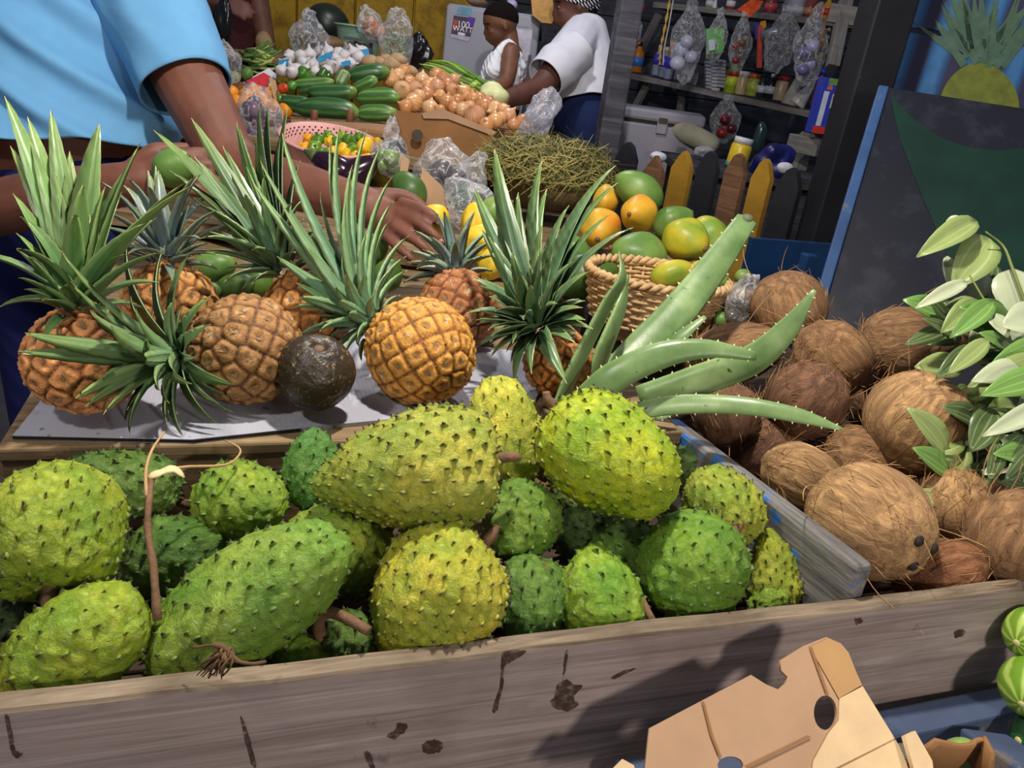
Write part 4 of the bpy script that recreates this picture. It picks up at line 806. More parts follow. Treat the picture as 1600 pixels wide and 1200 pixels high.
bag('clear bag with dark green vegetables behind the yellow fruits', 735, 322, 1.50, 52, 36, 30, 3, CLEAR, .3, leaves_fill(c(40, 96, 66), 90))
bag('small foil-like bag standing against the onion box', 612, 208, 1.85, 12, 26, 80, 4, CLEAR, .4, crum=.2)
bag('clear bag of green limes beside the pink colander', 612, 244, 1.78, 32, 30, 60, 5, CLEARD, .3, lump_fill([c(128, 158, 76), c(112, 150, 66)], 5, .40))
bag('grey bag squeezed between basket and coconuts', 1163, 472, 1.36, 28, 44, 80, 6, CLEAR, .3, lump_fill([c(78, 76, 70)], 4, .5))
bag('white bag flopped right of the onions', 842, 182, 2.15, 44, 24, 150, 7, m_clear('milky_plastic', (.82, .83, .92), .9, .2), .2, crum=.16)
bag('clear bag of purple onions below the oranges', 408, 186, 2.2, 54, 26, 10, 8, CLEARD, .2, lump_fill([c(96, 58, 84), c(120, 86, 112), c(80, 46, 60)], 9, .26), crum=.14)
bag('open clear bag standing by the scallions', 352, 96, 2.55, 26, 30, 110, 9, CLEAR, .3, crum=.18)
bag('tall clear bag of dark herbs behind the garlic', 482, 60, 2.95, 30, 36, 85, 10, CLEAR, .5, leaves_fill(c(48, 58, 44), 120), crum=.14)
bag('clear bag of chopped green herbs beside the fridge', 619, 62, 2.9, 27, 44, 84, 11, CLEAR, .15, leaves_fill(c(110, 148, 104), 200), crum=.10)
bag('clear bag with a brown block on the green basin', 577, 34, 3.0, 20, 26, 110, 12, CLEAR, .5, lump_fill([c(176, 112, 66)], 3, .6))
bag('black plastic bag beside the herb bag', 655, 80, 3.1, 18, 22, 90, 13, plain('black_bag', c(18, 18, 22), .25, .2, 20), .3, crum=.2)
bag('black carrier bag hanging from the hand behind the blue sleeve', 350, 34, 2.98, 13, 36, 80, 14, MATS['black_bag'], .1, crum=.15)

# cardboard pieces among the bags
def panel(name, label, pts, d, thick=.004, mat=CARD, n=None, catg='cardboard', parent=None, holes=()):
    O = WD(pts[0][0], pts[0][1], d); n = unit(-Fv * A(1, 1, .25) if n is None else n); x = unit(np.cross(A(0, 0, 1) if abs(n[2]) < .9 else A(0, 1, 0), n)); y = np.cross(n, x)
    uv = lambda q: [(float(np.dot(WP(a, b, O, n) - O, x)), float(np.dot(WP(a, b, O, n) - O, y))) for a, b in q]
    o = flatshape(name, uv(pts), [uv(h) for h in holes], thick, mat4(O, np.stack([x, y, n], 1)), mat, parent)
    if label: tag(o, label, catg)
    return o
panel('cardboard_strip', 'bent cardboard strip among the clear bags', [(660, 262), (690, 290), (712, 325), (700, 345), (672, 330), (655, 296)], 1.54)
panel('cardboard_flap', 'narrow cardboard flap by the lime bag', [(628, 240), (640, 250), (634, 288), (622, 290)], 1.60)

# ------------------------------------------------------------------ pink colander with peppers
cc = WD(515, 238, 1.95); cs = 1.95 / FPX; col_ = thing('colander', 'pink plastic colander full of small peppers', 'colander', mat4(cc, np.array(Euler((.16, .1, 0)).to_matrix()))); ro = 77 * cs
PINK = plain('pink_plastic', c(222, 164, 158), .4, .05, 12)
V, F = lathe([(ro * .55, -.085), (ro * .62, -.080), (ro * .90, -.01), (ro * .98, .028), (ro * 1.03, .030), (ro * 1.03, .036), (ro * .97, .036), (ro * .86, -.01), (ro * .58, -.076), (ro * .1, -.078)], 48, False); ob('bowl', me('bowl', V, F), PINK, col_)
ob('base', me('base', *lathe([(ro * .1, -.085), (ro * .55, -.085), (ro * .58, -.076), (ro * .1, -.078)], 48)), PINK, col_)
hp = []
for q in range(3):
    for k in range(46):
        a = 2 * math.pi * k / 46 + q * .07; f = .45 + q * .16; rr = ro * (.86 + (.97 - .86) * f) - .0005; hp.append(box(0, 0, 0, .004, .004, .002)); W3 = np.array(Euler((0, math.radians(70), a)).to_matrix()); hp[-1] = (hp[-1][0] @ W3.T + A(rr * math.cos(a), rr * math.sin(a), -.01 + .046 * f), hp[-1][1])
stuff(ob('drain_holes', me('drain_holes', *join(hp), smooth=False), BLACKM, col_))  # holes are dark blocks, their inner shade put in as colour
def pepper(label, P, rad, col, seed, grp, name='pepper', lobes=4):
    root = thing(name, label, 'pepper', mat4(P, frame(unit(A(rng.normal() * .7, -.4 + rng.normal() * .6, .8)))), grp); V, F = sphere(28, 18); an = np.arctan2(V[:, 1], V[:, 0])
    S = V * A(1, 1, .9) * rad * (1 + .08 * wob(V, 3, seed))[:, None]; S[:, :2] *= (1 + .13 * np.cos(lobes * an + seed))[:, None]; S[:, 2] -= rad * .22 * np.exp(-(V[:, :2] ** 2).sum(1) / .08) * np.sign(V[:, 2])
    ob('skin', me('skin', S, F), TIW, root, col); ob('stem', me('stem', *tube(bez([(0, 0, rad * .6), (0, 0, rad * 1.0), (rad * .25, 0, rad * 1.35)], 5), [rad * .16, rad * .12, rad * .1, rad * .1, rad * .12], 6)), plain('pepper_stem', c(86, 110, 50), .6), root)
r = np.random.default_rng(5); PC = [c(240, 190, 30), c(216, 170, 30), c(110, 150, 44), c(84, 130, 40), c(236, 160, 30), c(150, 170, 50)]; CN = {0: 'yellow', 1: 'mustard', 2: 'light green', 3: 'green', 4: 'orange', 5: 'lime'}
spots = [(570, 230, 0, 15), (538, 236, 0, 12), (515, 220, 0, 9), (492, 230, 2, 11), (475, 228, 4, 9), (505, 240, 3, 11), (527, 222, 3, 9), (545, 218, 3, 10), (560, 215, 3, 9), (482, 216, 4, 8), (497, 218, 3, 10), (590, 222, 1, 8), (575, 248, 0, 9), (520, 236, 0, 8), (470, 238, 5, 8), (488, 242, 0, 8), (550, 232, 2, 10), (512, 212, 2, 8), (535, 212, 5, 8), (556, 245, 1, 9)]
for i, (x, y, k, q) in enumerate(spots): pepper('%s %s scotch bonnet pepper at the %s %s of the pink colander' % ('large' if q > 10 else 'small', CN[k], 'back' if y < 221 else 'front' if y > 235 else 'middle', 'left' if x < 500 else 'right' if x > 543 else 'centre'), WD(x, y, 1.93 - (y - 230) * .002), q * cs, PC[k], i, 'peppers in the pink colander')
# eggplants beside the colander
for lb, x, y, th in (('dark eggplant in front of the pink colander', 560, 268, 30), ('dark eggplant leaning at the colander left front', 522, 262, 150)):
    P = WD(x, y, 1.78); root = thing('eggplant', lb, 'eggplant', mat4(P, frame(adir(th, 0))), 'eggplants by the colander'); V, F = sphere(28, 20); V = V * A(.032, .032, .06); V[:, :2] *= (1 - .25 * V[:, 2:3] / .06)
    ob('skin', me('skin', V, F), plain('eggplant_skin', c(40, 18, 34), .2, .1), root); ob('calyx', me('calyx', *tube([(0, 0, .05), (0, 0, .062), (0, 0, .08)], [.017, .011, .004], 8)), plain('calyx', c(70, 90, 46), .6), root)

# ------------------------------------------------------------------ cucumbers
def cucumber(label, x, y, d, hl, hw, th, ph, col, seed):
    P = WD(x, y, d); s = d / FPX; root = thing('cucumber', label, 'cucumber', mat4(P, frame(adir(th, ph), seed)), 'cucumbers stacked on the platform'); V, F = sphere(32, 28); zz = V[:, 2]
    rr = np.clip(1 - np.abs(zz) ** 3.2, 0, 1) ** .5; an = np.arctan2(V[:, 1], V[:, 0]); S = np.stack([np.cos(an) * rr * hw * s, np.sin(an) * rr * hw * s, zz * hl * s], 1) * (1 + .035 * wob(V, 4, seed))[:, None]; S[:, 0] += .10 * hl * s * (zz ** 2 - .3)
    ob('skin', me('skin', S, F, {'tip': np.clip(zz, 0, 1)}), CUKE, root, col); ob('stem_end', me('stem_end', *egg((.07 * hl * s, 0, -hl * s), (.004, .004, .004), nu=8, nv=6)), BARK, root)
CG, CGL = c(44, 84, 42), c(70, 112, 54)
for i, a in enumerate((('topmost fat cucumber at the back right of the stack', 576, 115, 2.60, 32, 14, 8, 0, CG), ('short cucumber just below the topmost one', 571, 132, 2.52, 22, 10, 15, 20, CGL), ('cucumber in the middle of the stack', 520, 145, 2.44, 38, 14, 0, 0, CG), ('slim cucumber behind the stack on the left', 490, 130, 2.52, 32, 9, 4, 0, CGL), ('light striped cucumber at the right of the middle row', 592, 151, 2.44, 36, 13, -2, 10, CGL), ('longest striped cucumber in the front row', 512, 170, 2.36, 50, 16, -4, 0, CG), ('striped cucumber at the right end of the front row', 589, 177, 2.36, 34, 13, -3, 10, CGL), ('dark cucumber at the left end of the front row', 462, 162, 2.40, 24, 13, -6, 0, CG), ('cucumber end poking out left of the middle row', 482, 143, 2.46, 16, 10, 5, 20, CG), ('pale gourd behind the middle cucumber', 535, 122, 2.55, 14, 10, 60, 0, c(100, 130, 86)))): cucumber(*a, i)
for lb, x in (('left wooden peg holding the cucumber row', 491), ('right wooden peg holding the cucumber row', 547)):
    P = WD(x, 183, 2.27); o = ob('wooden_peg', me('wooden_peg', *lathe([(.010, -.085), (.011, 0), (.012, .015), (.008, .02)], 10)), plain('peg_wood', c(120, 70, 46), .6)); o.location = P; tag(o, lb, 'peg', 'pegs holding the cucumbers')
panel('cardboard_sheet', 'flat cardboard strip below the cucumber row', [(455, 186), (620, 195), (622, 218), (455, 206)], 2.26)
for i, (lb, x, y, q, cl, d) in enumerate((('green bell pepper behind the cucumbers on the left', 476, 116, 12, c(70, 122, 34), 2.62), ('dark green bell pepper beside the pale gourd', 507, 119, 12, c(58, 96, 36), 2.60), ('green pepper above the red one', 455, 135, 9, c(80, 140, 44), 2.50), ('red and orange pepper left of the cucumbers', 442, 138, 9, c(206, 74, 36), 2.48), ('green pepper below the red one', 441, 156, 9, c(96, 140, 44), 2.42))): pepper(lb, WD(x, y, d), q * d / FPX, cl, i + 30, 'bell peppers by the cucumbers', 'bell_pepper')

# ------------------------------------------------------------------ onions in a cardboard box
ob_ = thing('onion_box', 'brown cardboard box with a round mark holding the onions', 'cardboard box', mat4(WD(690, 240, 2.15), np.eye(3)))
panel('front_panel', None, [(618, 172), (640, 248), (760, 258), (772, 210), (690, 182)], 2.16, .006, CARDK, parent=ob_)
panel('torn_flap', None, [(659, 177), (690, 169), (706, 176), (776, 206), (770, 212), (700, 186), (662, 185)], 2.15, .004, CARD, parent=ob_)
panel('round_mark', None, [(652 + 9 * math.cos(a), 212 + 10 * math.sin(a)) for a in np.linspace(0, 6.28, 18)[:-1]], 2.143, .001, plain('dark_ink', c(70, 58, 46), .7), parent=ob_)
ob('bottom', me('bottom', *box(.02, .30, .02, .55, .5, .01), smooth=False), CARDK, ob_)
ob('mound_support', me('mound', *box(.02, .36, .04, .40, .38, .06), smooth=False), CARDK, ob_)
def onion(label, x, y, d, q, col, seed, name='onion', grp='onions in the box', catg='onion'):
    P = WD(x, y, d); s = q * d / FPX; rr = np.random.default_rng(seed); root = thing(name, label, catg, mat4(P, frame(unit(rr.normal(size=3) * .7 + A(0, -.2, .6)))), grp)
    pr = [(.05, -.92), (.3, -.88), (.7, -.66), (.96, -.25), (1.0, .1), (.86, .48), (.55, .78), (.26, .98), (.15, 1.18), (.10, 1.34)]; V, F = lathe([(a * s, b * s * .93) for a, b in pr], 20); V *= (1 + .04 * wob(V / s, 2.5, seed))[:, None]
    ob('bulb', me('bulb', V, F), ONION, root, col); ob('root_tuft', me('root_tuft', *egg((0, 0, -s * .87), (s * .2, s * .2, s * .08), nu=8, nv=6)), plain('root_tuft', c(150, 130, 96), .9), root)
ons = [(85, 500, 13), (165, 450, 12), (155, 565, 14), (235, 560, 13), (305, 590, 13), (225, 640, 15), (365, 470, 12), (280, 500, 12), (370, 545, 13), (440, 530, 12), (390, 600, 10), (435, 640, 13), (330, 675, 13), (470, 565, 11), (500, 630, 11), (540, 575, 12), (600, 625, 13), (530, 690, 11), (605, 722, 17), (665, 670, 15), (735, 755, 13), (680, 778, 12), (735, 685, 13), (820, 722, 13), (905, 765, 13), (785, 690, 11), (195, 510, 11), (330, 525, 11), (575, 670, 11), (640, 620, 11), (310, 540, 11), (480, 675, 10), (260, 600, 11), (700, 640, 11), (410, 490, 11), (565, 610, 10), (175, 668, 12), (130, 470, 11), (480, 500, 10), (850, 780, 10), (770, 740, 10), (390, 690, 9)]
OC = [c(222, 168, 110), c(210, 150, 96), c(228, 184, 134), c(214, 160, 120), c(200, 140, 92)]; ON = ['golden', 'copper', 'pale', 'pinkish', 'brown']
for i, (x, y, q) in enumerate(ons):
    px_, py_ = 590 + x * .25, y * .25; d = 2.74 - (py_ - 112) * .0065 - max(0, px_ - 700) * .0005; k = i % 5
    lb = {24: 'smooth copper onion at the right end of the heap', 18: 'large ridged onion at the front of the heap over the torn flap', 5: 'largest onion at the front left of the heap by the cucumbers'}.get(i, '%s onion at the %s %s of the onion heap' % (ON[k], 'back' if y < 535 + max(0, x - 250) * .22 else ('front' if y > 635 + max(0, x - 250) * .22 else 'middle'), 'left end by the cucumbers' if px_ < 640 else 'left half' if px_ < 685 else 'right half' if px_ < 750 else 'right end by the white bag'))
    onion(lb, px_, py_, d, q * 1.05, OC[k], i)
V, F = sphere(24, 18); P = WD(772, 152, 2.62); V = V * A(24, 20, 20) * 2.62 / FPX * (1 + .14 * wob(V, 5, 3))[:, None]; o = ob('lettuce', me('lettuce', V, F), plain('lettuce_leaf', c(206, 212, 150), .5, .15, 40)); o.location = P; tag(o, 'pale lettuce head behind the onions', 'lettuce')
sc = thing('scallion_bunch', 'bunch of green and white stalks behind the onions', 'vegetables', mat4(WD(720, 125, 2.75), np.eye(3)))
for k in range(16):
    x0, y0 = 655 + rng.uniform(0, 40), 94 + rng.uniform(0, 12); P = cat([WD(x0, y0, 2.85), WD(x0 + 30, y0 + 8 + rng.uniform(-4, 4), 2.8), WD(x0 + 75, y0 + 32 + rng.uniform(-6, 8), 2.74)], 8) - np.array(sc.location)
    ob('stalk', me('stalk', *tube(P, np.linspace(.004, .008, 8) * rng.uniform(.6, 1.3), 6)), TIM, sc, (c(140, 176, 60), c(90, 130, 44), c(190, 204, 120))[k % 3])
hd = ob('wooden_stick', me('wooden_stick', *tube([WD(842, 172, 2.35), WD(852, 140, 2.35)], .010, 10)), plain('handle_wood', c(150, 108, 66), .6)); tag(hd, 'short wooden stick poking up behind the white bag', 'stick')

# garlic in net bags, potatoes
GAR = plain('garlic', c(206, 200, 200), .5, .1, 60)
gs = [(447, 100), (462, 108), (456, 112), (474, 98), (489, 100), (484, 84), (498, 78), (513, 80), (505, 95), (520, 104), (533, 100), (540, 88), (530, 84), (552, 82), (560, 90), (548, 100), (470, 88), (452, 88), (492, 112), (510, 112), (565, 80), (545, 76), (524, 92), (478, 110), (440, 110)]
for i, (x, y) in enumerate(gs):
    d = 2.95 - (y - 80) * .008; P = WD(x, y, d); s = 10.5 * d / FPX; root = thing('garlic_bulb', 'garlic bulb in the %s row, %s' % ('back' if y < 86 else 'front' if y > 102 else 'middle', 'near the left blue label' if x < 478 else 'near the dark blue packet' if x > 528 else 'around the middle blue band'), 'garlic', mat4(P, frame(unit(rng.normal(size=3) + A(0, 0, .8)))), 'garlic bulbs in the pile with blue labels')
    pr = [(.1, -.8), (.6, -.75), (.98, -.3), (1, .05), (.7, .5), (.3, .8), (.14, 1.2), (.1, 1.4)]; V, F = lathe([(a * s, b * s) for a, b in pr], 18); an = np.arctan2(V[:, 1], V[:, 0]); V[:, :2] *= (1 + .07 * np.cos(an * 7))[:, None]; ob('bulb', me('bulb', V, F), GAR, root)
for lb, pts, d in (('blue label tag at the left of the garlic', [(436, 95), (452, 91), (450, 102), (440, 118), (432, 116)], 2.74), ('blue label band in the middle of the garlic', [(496, 90), (518, 80), (520, 88), (500, 97)], 2.80), ('blue label tag right of the garlic', [(533, 97), (547, 94), (549, 101), (534, 104)], 2.74), ('dark blue packet behind the garlic right end', [(562, 78), (576, 76), (578, 92), (564, 93)], 2.9)): panel('blue_label', lb, pts, d, .003, plain('blue_print', c(40, 150, 200) if 'dark' not in lb else c(40, 40, 150), .4), catg='label')
for i, (x, y, q) in enumerate(((578, 97, 11), (595, 97, 10), (612, 100, 13), (622, 93, 11), (604, 92, 9), (640, 112, 11))):
    V, F = sphere(24, 16); P = WD(x, y, 2.78); V = V * A(1.3, .9, .9) * q * 2.78 / FPX * (1 + .08 * wob(V, 3, i))[:, None]; o = ob('potato', me('potato', V, F), plain('potato', c(170, 140, 104), .7, .15, 40), None); o.location = P; tag(o, 'brown potato between the garlic and the onions', 'potato', 'potatoes behind the cucumbers')

# ------------------------------------------------------------------ oranges, melon slice, greens at the back left
obx = thing('orange_box', 'torn brown cardboard box holding the oranges', 'cardboard box', mat4(WD(390, 160, 2.45), np.eye(3)))
panel('back_flap', None, [(338, 126), (362, 122), (400, 138), (436, 150), (440, 164), (345, 150)], 2.62, .004, CARDK, parent=obx); panel('side_flap', None, [(342, 148), (356, 150), (372, 178), (362, 186), (348, 180)], 2.44, .004, CARDK, parent=obx); panel('right_flap', None, [(420, 120), (430, 126), (440, 165), (432, 170)], 2.5, .004, CARDL, parent=obx)
ob('bottom', me('bottom', *box(0, .08, -.05, .26, .2, .012), smooth=False), CARDK, obx)
for i, (x, y) in enumerate(((362, 146), (385, 150), (407, 154), (370, 160), (424, 147), (430, 167), (384, 160), (350, 148), (398, 143), (414, 163), (446, 172))):
    d = 2.56 - (y - 145) * .006; V, F = sphere(24, 16); o = thing('orange', ('leftmost but one orange in the torn box back row', 'middle orange of the torn box back row', 'orange right of the back row middle in the torn box', 'orange low at the left of the torn box', 'orange at the right end of the torn box back row', 'orange low at the right corner of the torn box', 'orange low in the middle of the torn box', 'leftmost orange of the torn box', 'orange highest in the torn box by the melon slice', 'orange low right of the middle in the torn box', 'single orange outside the torn box by the bag')[i], 'orange', mat4(WD(x, y, d), frame(unit(rng.normal(size=3)))), 'oranges in the torn box'); s = 12.5 * d / FPX
    ob('peel', me('peel', V * s * A(1, 1, .92), F), plain('orange_peel', c(246, 150, 22), .4, .1, 40, .1), o); ob('navel', me('navel', *egg((0, 0, s * .9), (s * .14, s * .14, s * .06), nu=8, nv=6)), plain('orange_navel', c(120, 120, 40), .6), o)
wm = thing('watermelon_slice', 'wrapped red watermelon slice on a white tray', 'watermelon', mat4(WD(402, 130, 2.7), np.eye(3)))
panel('tray', None, [(376, 132), (420, 108), (432, 118), (428, 142), (415, 148)], 2.74, .012, WHITE, unit(A(.2, -.7, .7)), parent=wm); panel('red_flesh', None, [(384, 130), (412, 116), (423, 122), (418, 136), (408, 141)], 2.71, .018, plain('melon_flesh', c(206, 56, 62), .3, .12, 60), unit(A(.2, -.7, .7)), parent=wm)
for i, (lb, x, y) in enumerate((('lime behind the orange box left end', 345, 124), ('yellow lime beside the clear bag', 366, 121), ('green lime left of the watermelon slice', 386, 115), ('lime half under the clear bag', 356, 118))): papaya(lb, x, y, 2.72, 10, 9, 30 * i, 0, PGRN if i != 1 else PMIX, i, 'lime', 0, 0, 'limes by the oranges', 'lime')
bn = thing('green_beans', 'bundle of long green stalks behind the watermelon slice', 'vegetables', mat4(WD(400, 90, 2.85), np.eye(3)))
for k in range(26):
    x0, y0 = 372 + rng.uniform(0, 22), 76 + rng.uniform(0, 34); P = cat([WD(x0, y0, 2.85 + rng.uniform(-.03, .05)), WD(x0 + 18, y0 + rng.uniform(-6, 8), 2.83), WD(x0 + 45 + rng.uniform(-10, 10), y0 + rng.uniform(-14, 16), 2.84)], 7) - np.array(bn.location); ob('stalk', me('stalk', *tube(P, .0045 * rng.uniform(.7, 1.4), 5)), TIM, bn, (c(84, 116, 44), c(60, 92, 36), c(160, 170, 90))[k % 3])
def lumpob(name, label, catg, x, y, d, wx, wz, mat, seed, am=.12, deep=.8, th=84):
    V, F = sphere(32, 22); V = V * A(wx, wx * deep, wz) * d / FPX * (1 + am * wob(V, 3.5, seed))[:, None]; o = ob(name, me(name, V, F), mat); o.matrix_world = mat4(WD(x, y, d), frame(adir(th, 22))); return tag(o, label, catg)
lumpob('cloth_sack', 'olive folded cloth sack behind the clear bag', 'sack', 332, 92, 2.75, 20, 26, plain('olive_cloth', c(150, 146, 96), .9, .12, 20), 3, .1)
lumpob('burlap_sack', 'brown sack lying against the yellow wall on the left', 'sack', 392, 52, 3.4, 30, 20, plain('sack_brown', c(84, 60, 42), .9, .2, 20), 4)
lumpob('burlap_sack', 'tan sack behind the green stalks', 'sack', 412, 66, 3.2, 14, 16, plain('sack_tan', c(132, 112, 78), .9, .15, 20), 5)
lumpob('watermelon', 'large dark watermelon in front of the yellow wall', 'watermelon', 510, 38, 3.4, 34, 30, plain('dark_melon', c(22, 32, 24), .4, .3, 14), 6, .03, 1)
lumpob('brown_squash', 'brown squash under the dark watermelon', 'squash', 512, 68, 3.1, 26, 13, plain('squash', c(110, 80, 50), .6, .2, 20), 7, .05)
bs = thing('plastic_basin', 'pale green plastic basin behind the garlic', 'basin', mat4(WD(560, 66, 3.15), np.eye(3))); ob('bowl', me('bowl', *lathe([(.075, -.07), (.088, .04), (.095, .055), (.102, .055), (.102, .062), (.09, .062), (.07, -.06), (.01, -.06)], 30, False)), plain('mint_plastic', c(132, 172, 150), .45, .06), bs)
ob('base', me('base', *lathe([(.01, -.07), (.075, -.07), (.07, -.06), (.01, -.06)], 30)), MATS['mint_plastic'], bs)
sl = ob('scale_platform', me('scale_platform', *join([box(0, 0, 0, .13, .11, .012), box(.03, 0, -.05, .012, .012, .1), box(-.03, 0, -.05, .012, .012, .1), box(0, 0, -.1, .12, .1, .02)]), smooth=False), plain('scale_metal', c(96, 92, 92), .4, .15, 20, Metallic=.6)); sl.location = WD(568, 63, 2.98); tag(sl, 'small metal scale platform beside the green basin', 'scale')

# ------------------------------------------------------------------ heap of dried thyme
ht = thing('dried_herb_heap', 'big heap of dried straw-like thyme behind the papayas', 'herb heap', mat4(WD(850, 275, 1.95), np.eye(3)))
def hp_(u, v): return WD(850 + u * 108, 268 - v * 62 + (u * 18 if u > 0 else u * -6), 1.98 - .10 * (1 - v) * 1.0 - .05 * (1 - u * u)) - np.array(ht.location)
V, F = sphere(30, 20); V = V * A(.152, .136, .082) * (1 + .10 * wob(V, 5, 4))[:, None]; ob('core', me('core', V, F), plain('herb_core', c(74, 62, 30), .95, .4, 40, .8), ht)
r = np.random.default_rng(9); n = 3200; parts = []
for k in range(n):
    nd = unit(r.normal(size=3)); nd[2] = abs(nd[2]) * .9 + .05 * r.normal(); nd = unit(nd); p = nd * A(.165, .145, .092) * (1 + .10 * float(wob(nd[None], 5, 4)[0])) * (r.uniform(.92, 1.08) if k % 6 else r.uniform(1.0, 1.17)); l_ = r.uniform(.025, .07) if k % 6 else r.uniform(.06, .11); tg = unit(r.normal(size=3) * A(1, 1, .6)); tg = unit(tg - nd * np.dot(tg, nd) * .75)
    b = unit(np.cross(tg, nd)) * r.uniform(.0006, .0013); q = [p - tg * l_ / 2 - nd * l_ * .12, p + nd * .006, p + tg * l_ / 2 + nd * r.normal() * l_ * .16 + r.normal(size=3) * l_ * .1]
    parts.append((np.array([q[0] - b, q[0] + b, q[1] + b, q[1] - b, q[2] + b * .5, q[2] - b * .5]), [(0, 1, 2, 3), (3, 2, 4, 5)]))
for ci, cl in enumerate((c(150, 138, 76), c(104, 100, 50), c(76, 80, 40))): stuff(ob('straw', me('straw', *join(parts[ci::3]), smooth=False), plain('straw_%d' % ci, cl, .8, .25, 60), ht))

# bench and counter that carry the goods further back
bt_ = WD(430, 84, 3.3)[2]; bnc = thing('back_bench', 'dark wooden bench under the sacks and the dark watermelon', 'bench', mat4((-1.15, 3.72, 0), np.eye(3)))
for i in range(4): ob('plank', me('plank', *box(0, -.32 + i * .21, bt_ - .015, 1.7, .2, .03), smooth=False), WOODT, bnc)
for a_ in (-.8, .8):
    for b_ in (-.38, .36): ob('leg', me('leg', *box(a_, b_, (bt_ - .03) / 2, .06, .06, bt_ - .03), smooth=False), WOODT, bnc)
cz_ = WD(1148, 262, 3.1)[2]; cp = WD(1180, 262, 3.05); cnt = thing('low_counter', 'dark low counter behind the picket fence', 'counter', mat4((cp[0] + .05, cp[1] + .12, 0), np.eye(3)))
ob('top', me('top', *box(0, 0, cz_ - .015, .75, .5, .03), smooth=False), DARKW, cnt); ob('body', me('body', *box(0, .02, (cz_ - .03) / 2, .68, .44, cz_ - .03), smooth=False), DARKW, cnt)

# ------------------------------------------------------------------ goods shelves
SHW = m_wood('shelf_wood', c(118, 114, 110), c(74, 72, 70), c(146, 142, 138), gx=3, gy=40, stain=.3)
shelf = thing('goods_shelves', 'grey wooden wall shelves crowded with groceries', 'shelf')
ds = lambda x: 4.5 - (x - 985) * .00217
def slab(name, x0, y0, x1, y1, dep=.26, th=.03, extra=.0):
    p0, p1 = WD(x0, y0, ds(x0)), WD(x1, y1, ds(x1)); n = unit(np.cross(A(0, 0, 1), p1 - p0)); n = n if n[1] > 0 else -n
    return beam(name, p0 + n * dep / 2, p1 + n * dep / 2, dep, th, SHW, shelf)
slab('shelf_board', 972, 116, 1275, 181); slab('shelf_board', 1020, 7, 1345, 40); slab('shelf_board', 985, 262, 1265, 306)
for x0, y0, x1, y1 in ((1016, 124, 980, 190), (1030, 22, 1000, 80), (1070, 110, 1062, 180)): beam('bracket', WD(x0, y0, ds(x0) + .1), WD(x1, y1, ds(x1) + .2), .035, .035, SHW, shelf)
for x0, y0, x1, y1, wd in ((1322, 0, 1300, 105, .05), (1260, 210, 1238, 300, .06)): beam('upright', WD(x0, y0, 3.4), WD(x1, y1, 3.4), wd, .05, SHW, shelf, up=(0, -1, 0))
beam('crosspiece', WD(1296, 20, 3.42), WD(1345, 28, 3.38), .06, .075, SHW, shelf); beam('crosspiece', WD(1238, 222, 3.3), WD(1285, 232, 3.2), .08, .07, SHW, shelf)
UP = np.stack([A(1, 0, 0), A(0, 1, 0), A(0, 0, 1)], 1)
def jar(name, label, catg, x, y, hpx, wpx, prof, col, parts=(), d=None, mat=None, rot=0.0, grp='groceries on the shelf'):
    d = d or ds(x) + .08; P = WD(x, y, d); s = d / FPX; h, w_ = hpx * s, wpx * s / 2
    root = thing(name, label, catg, mat4(P, np.array(Euler((0, rot, 0)).to_matrix())), grp)
    ob('body', me('body', *lathe([(a * w_, b * h) for a, b in prof], 18)), mat or TIN, root, col)
    for nm, pr, cl in parts: ob(nm, me(nm, *lathe([(a * w_, b * h) for a, b in pr], 18)), TIN, root, cl)
    return root
BOT = [(.9, 0), (1, .03), (1, .55), (.9, .66), (.45, .80), (.38, .86)]; CAP = [(.42, .86), (.42, 1.0)]; LAB = [(1.03, .2), (1.03, .5)]; JAR = [(.95, 0), (1, .04), (1, .72), (.85, .8)]; LID = [(.9, .8), (.9, 1)]; CAN = [(1, 0), (1, 1)]; CONE = [(.95, 0), (1, .03), (.1, .98), (.05, 1)]
W_, K_ = c(210, 210, 216), c(24, 24, 28)
jar('juice_bottle', 'orange juice bottle with a blue label beside the grey post', 'bottle', 993, 113, 44, 19, BOT, c(206, 120, 24), (('cap', CAP, K_), ('paper_label', LAB, c(60, 130, 210))))
for i, (x, lb) in enumerate(((1024, 'water bottle with a blue label and white cap nearest the juice'), (1034, 'second water bottle from the juice'), (1043, 'third water bottle from the juice'))): jar('water_bottle', lb, 'bottle', x, 118 + i * 3, 44, 14, BOT, c(130, 140, 160), (('cap', CAP, W_), ('paper_label', [(1.04, .35), (1.04, .7)], c(60, 60, 180))))
jar('snack_tub', 'orange tub behind the water bottles', 'tub', 1050, 92, 24, 15, JAR, c(210, 130, 30), (('lid', LID, c(220, 150, 40)),))
for i, x in enumerate((1056, 1066, 1076, 1084)): jar('drinking_glass', ('first', 'second', 'third', 'fourth')[i] + ' small glass under the hanging white bag, counted from the bottles', 'glass', x, 124 + i * 3, 18, 9, [(.8, 0), (1, 1)], c(120, 140, 150), mat=CLEAR)
pk = thing('foil_packs', 'stack of grey foil packs beside the green bottle', 'stack', None)
for q in range(3):
    for k in range(8):
        x, y = 1108 + q * 9 - (k > 4) * 0, 136 - k * 5.5 + q * 3 - (8 if q == 2 else 0); P = WD(x, y, ds(x) + .08); o = ob('pack', me('pack', *box(0, 0, 0, .045, .05, .014), smooth=False), plain('foil_card', c(168, 168, 176), .4, .1), pk); o.location = P
jar('cooking_bottle', 'green dish soap bottle with a red round mark', 'bottle', 1139, 146, 52, 19, BOT, c(128, 150, 30), (('cap', CAP, c(170, 180, 50)), ('paper_label', LAB, c(190, 204, 60)), ('red_mark', [(1.06, .48), (1.06, .60)], c(180, 40, 40))))
